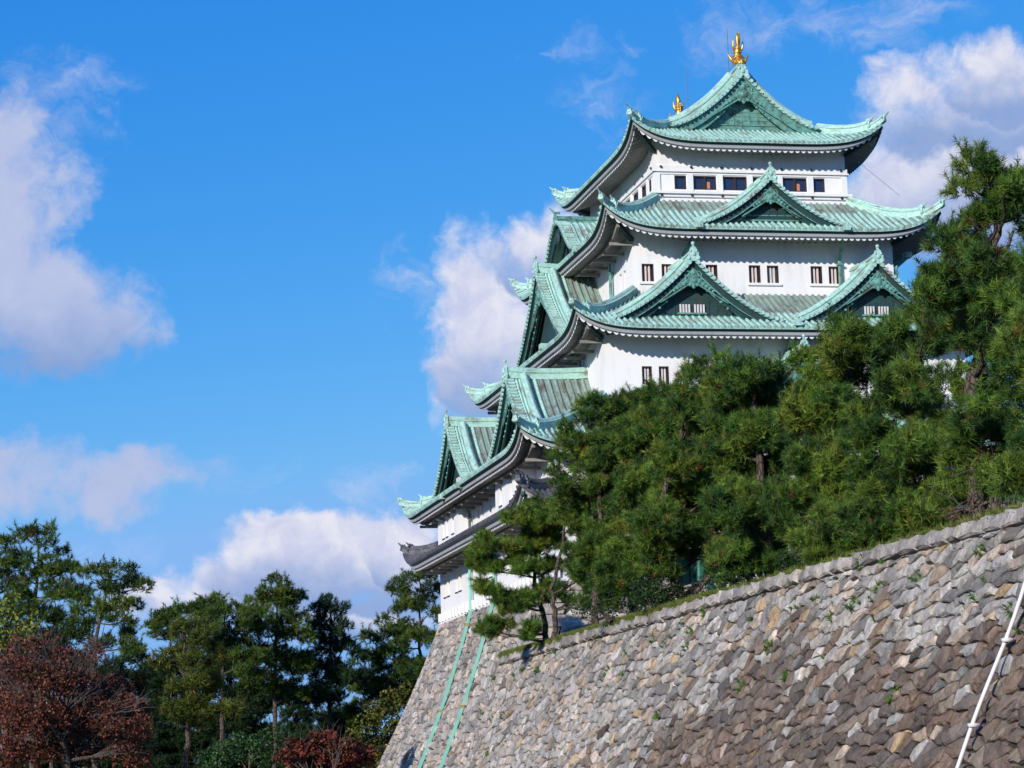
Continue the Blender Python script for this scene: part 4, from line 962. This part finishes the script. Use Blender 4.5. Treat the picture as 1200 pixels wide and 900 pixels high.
leafy('large tree with rust red autumn leaves and bare grey twigs at lower left',gb(70,138),lobes_at([(30,775,40,22),(10,810,40,28),(75,790,46,24),(110,815,44,26),(55,830,54,28),(140,845,34,26),(90,865,60,28),(20,870,50,30),(160,880,24,20),(45,755,20,10),(100,770,24,12)],138,1,1.5,8),72,RED,name='autumn_tree',cat='tree',rc=.55,per=95,size=.15,trunk=.3,twigs=22,fill=1.3,hollow=1.9)
leafy('small red maple with flat leaf layers at the bottom edge',gb(380,132),lobes_at([(378,864,14,4),(354,871,20,4),(402,871,18,4),(378,878,36,5),(340,886,20,5),(420,884,18,5),(385,893,44,6)],132,1,.8,9),73,[(.17,.03,.02),(.22,.05,.026),(.10,.025,.018),(.07,.045,.02)],name='maple_tree',cat='tree',rc=.42,per=110,size=.16,trunk=.15,twigs=4,fill=1.6)
leafy('yellow-green autumn tree beside the keep base',gb(455,200),lobes_at([(470,822,26,16),(450,842,30,18),(478,850,20,16),(430,862,26,14),(455,880,34,18),(490,825,10,10)],200,1,.8,10),74,[(.07,.09,.015),(.11,.12,.018),(.05,.07,.015),(.15,.13,.02)],name='broadleaf_tree',cat='tree',rc=.7,per=80,size=.22,trunk=.2,fill=1.3)
leafy('small bush with golden yellow leaves at the foot of the keep base',gb(448,190),lobes_at([(450,885,18,10),(438,893,18,9),(462,895,14,8)],190,1,.4,11),75,[(.40,.26,.03),(.30,.22,.03),(.16,.15,.03)],rc=.4,per=50,size=.17)
leafy('light green low tree in front of the dark pines at the bottom',gb(300,140),lobes_at([(300,868,26,9),(275,882,28,10),(310,888,30,10),(330,860,16,8),(250,892,24,10)],140,1,.6,12),76,[(.035,.085,.02),(.05,.11,.025),(.025,.06,.02)],name='broadleaf_tree',cat='tree',rc=.5,per=70,size=.16,trunk=.12)

# grass fringe along the wall top and tufts rooted in the wall
r=np.random.default_rng(77); n=46000; y=WY0-.2-r.random(n)**1.3*84; x=WX-.10+r.random(n)**1.6*2.2; z=np.full(n,WZ+.0)+np.minimum(.5,(x+18.3).clip(0)*.12)
keepm=(r.random(n)<np.where(y>-58,1,.12)); x,y,z=x[keepm],y[keepm],z[keepm]; n=len(x)
P=np.stack([x,y,z],1); C=np.array([(.09,.14,.02),(.15,.19,.03),(.20,.20,.05)])[r.integers(0,3,n)]*r.uniform(.7,1.2,(n,1))
V,F,cc=tufts(P,np.tile([0,0,1.],(n,1)),np.full(n,.30),np.full(n,.035),6,C,r); go=np_mesh('grass',V,F,cc,M['grass'],None); struct(go,'stuff'); go['label']='strip of short green grass along the top of the moat wall'
n=230; u=r.random(n)*80; d=np.abs(r.normal(0,2.2,n))*(r.random(n)<.75)+.1; idx=r.integers(0,60,n); u=u[idx]+r.normal(0,.25,n); d=np.abs(d[idx]+r.normal(0,.12,n))
P=np.stack([WX-(.33*d+.006*d*d)-.12,WY0-u,WZ-d],1); C=np.array([(.06,.13,.02),(.10,.18,.03)])[r.integers(0,2,n)]
V,F,cc=tufts(P,np.tile([-.7,0,.7],(n,1)),np.full(n,.22),np.full(n,.06),9,C,r); go=np_mesh('wall_weeds',V,F,cc,M['grass'],None); struct(go,'stuff'); go['label']='small green weeds rooted in the joints of the moat wall'
# green painted gate frame glimpsed under the pines
sg=thing('green_board','dark green painted notice board frame under the pines above the moat wall','notice board',(-14,-41,WZ+.4)); f=lambda a,b,c:(b,a,c)
mb=MB(); mb.box(f,-2.9,2.9,-.06,.06,1.6,3.1,M['green_paint']); 
for a in(-2.2,-.8,.8,2.2): mb.box(f,a-.06,a+.06,-.12,-.06,1.6,3.1,M['copper_relief'])
mb.build('board',sg)
for a in(-2.6,0,2.6): mb=MB(); mb.box(f,a-.14,a+.14,-.2,.08,-.4,3.2,M['green_paint']); mb.build('post',sg)
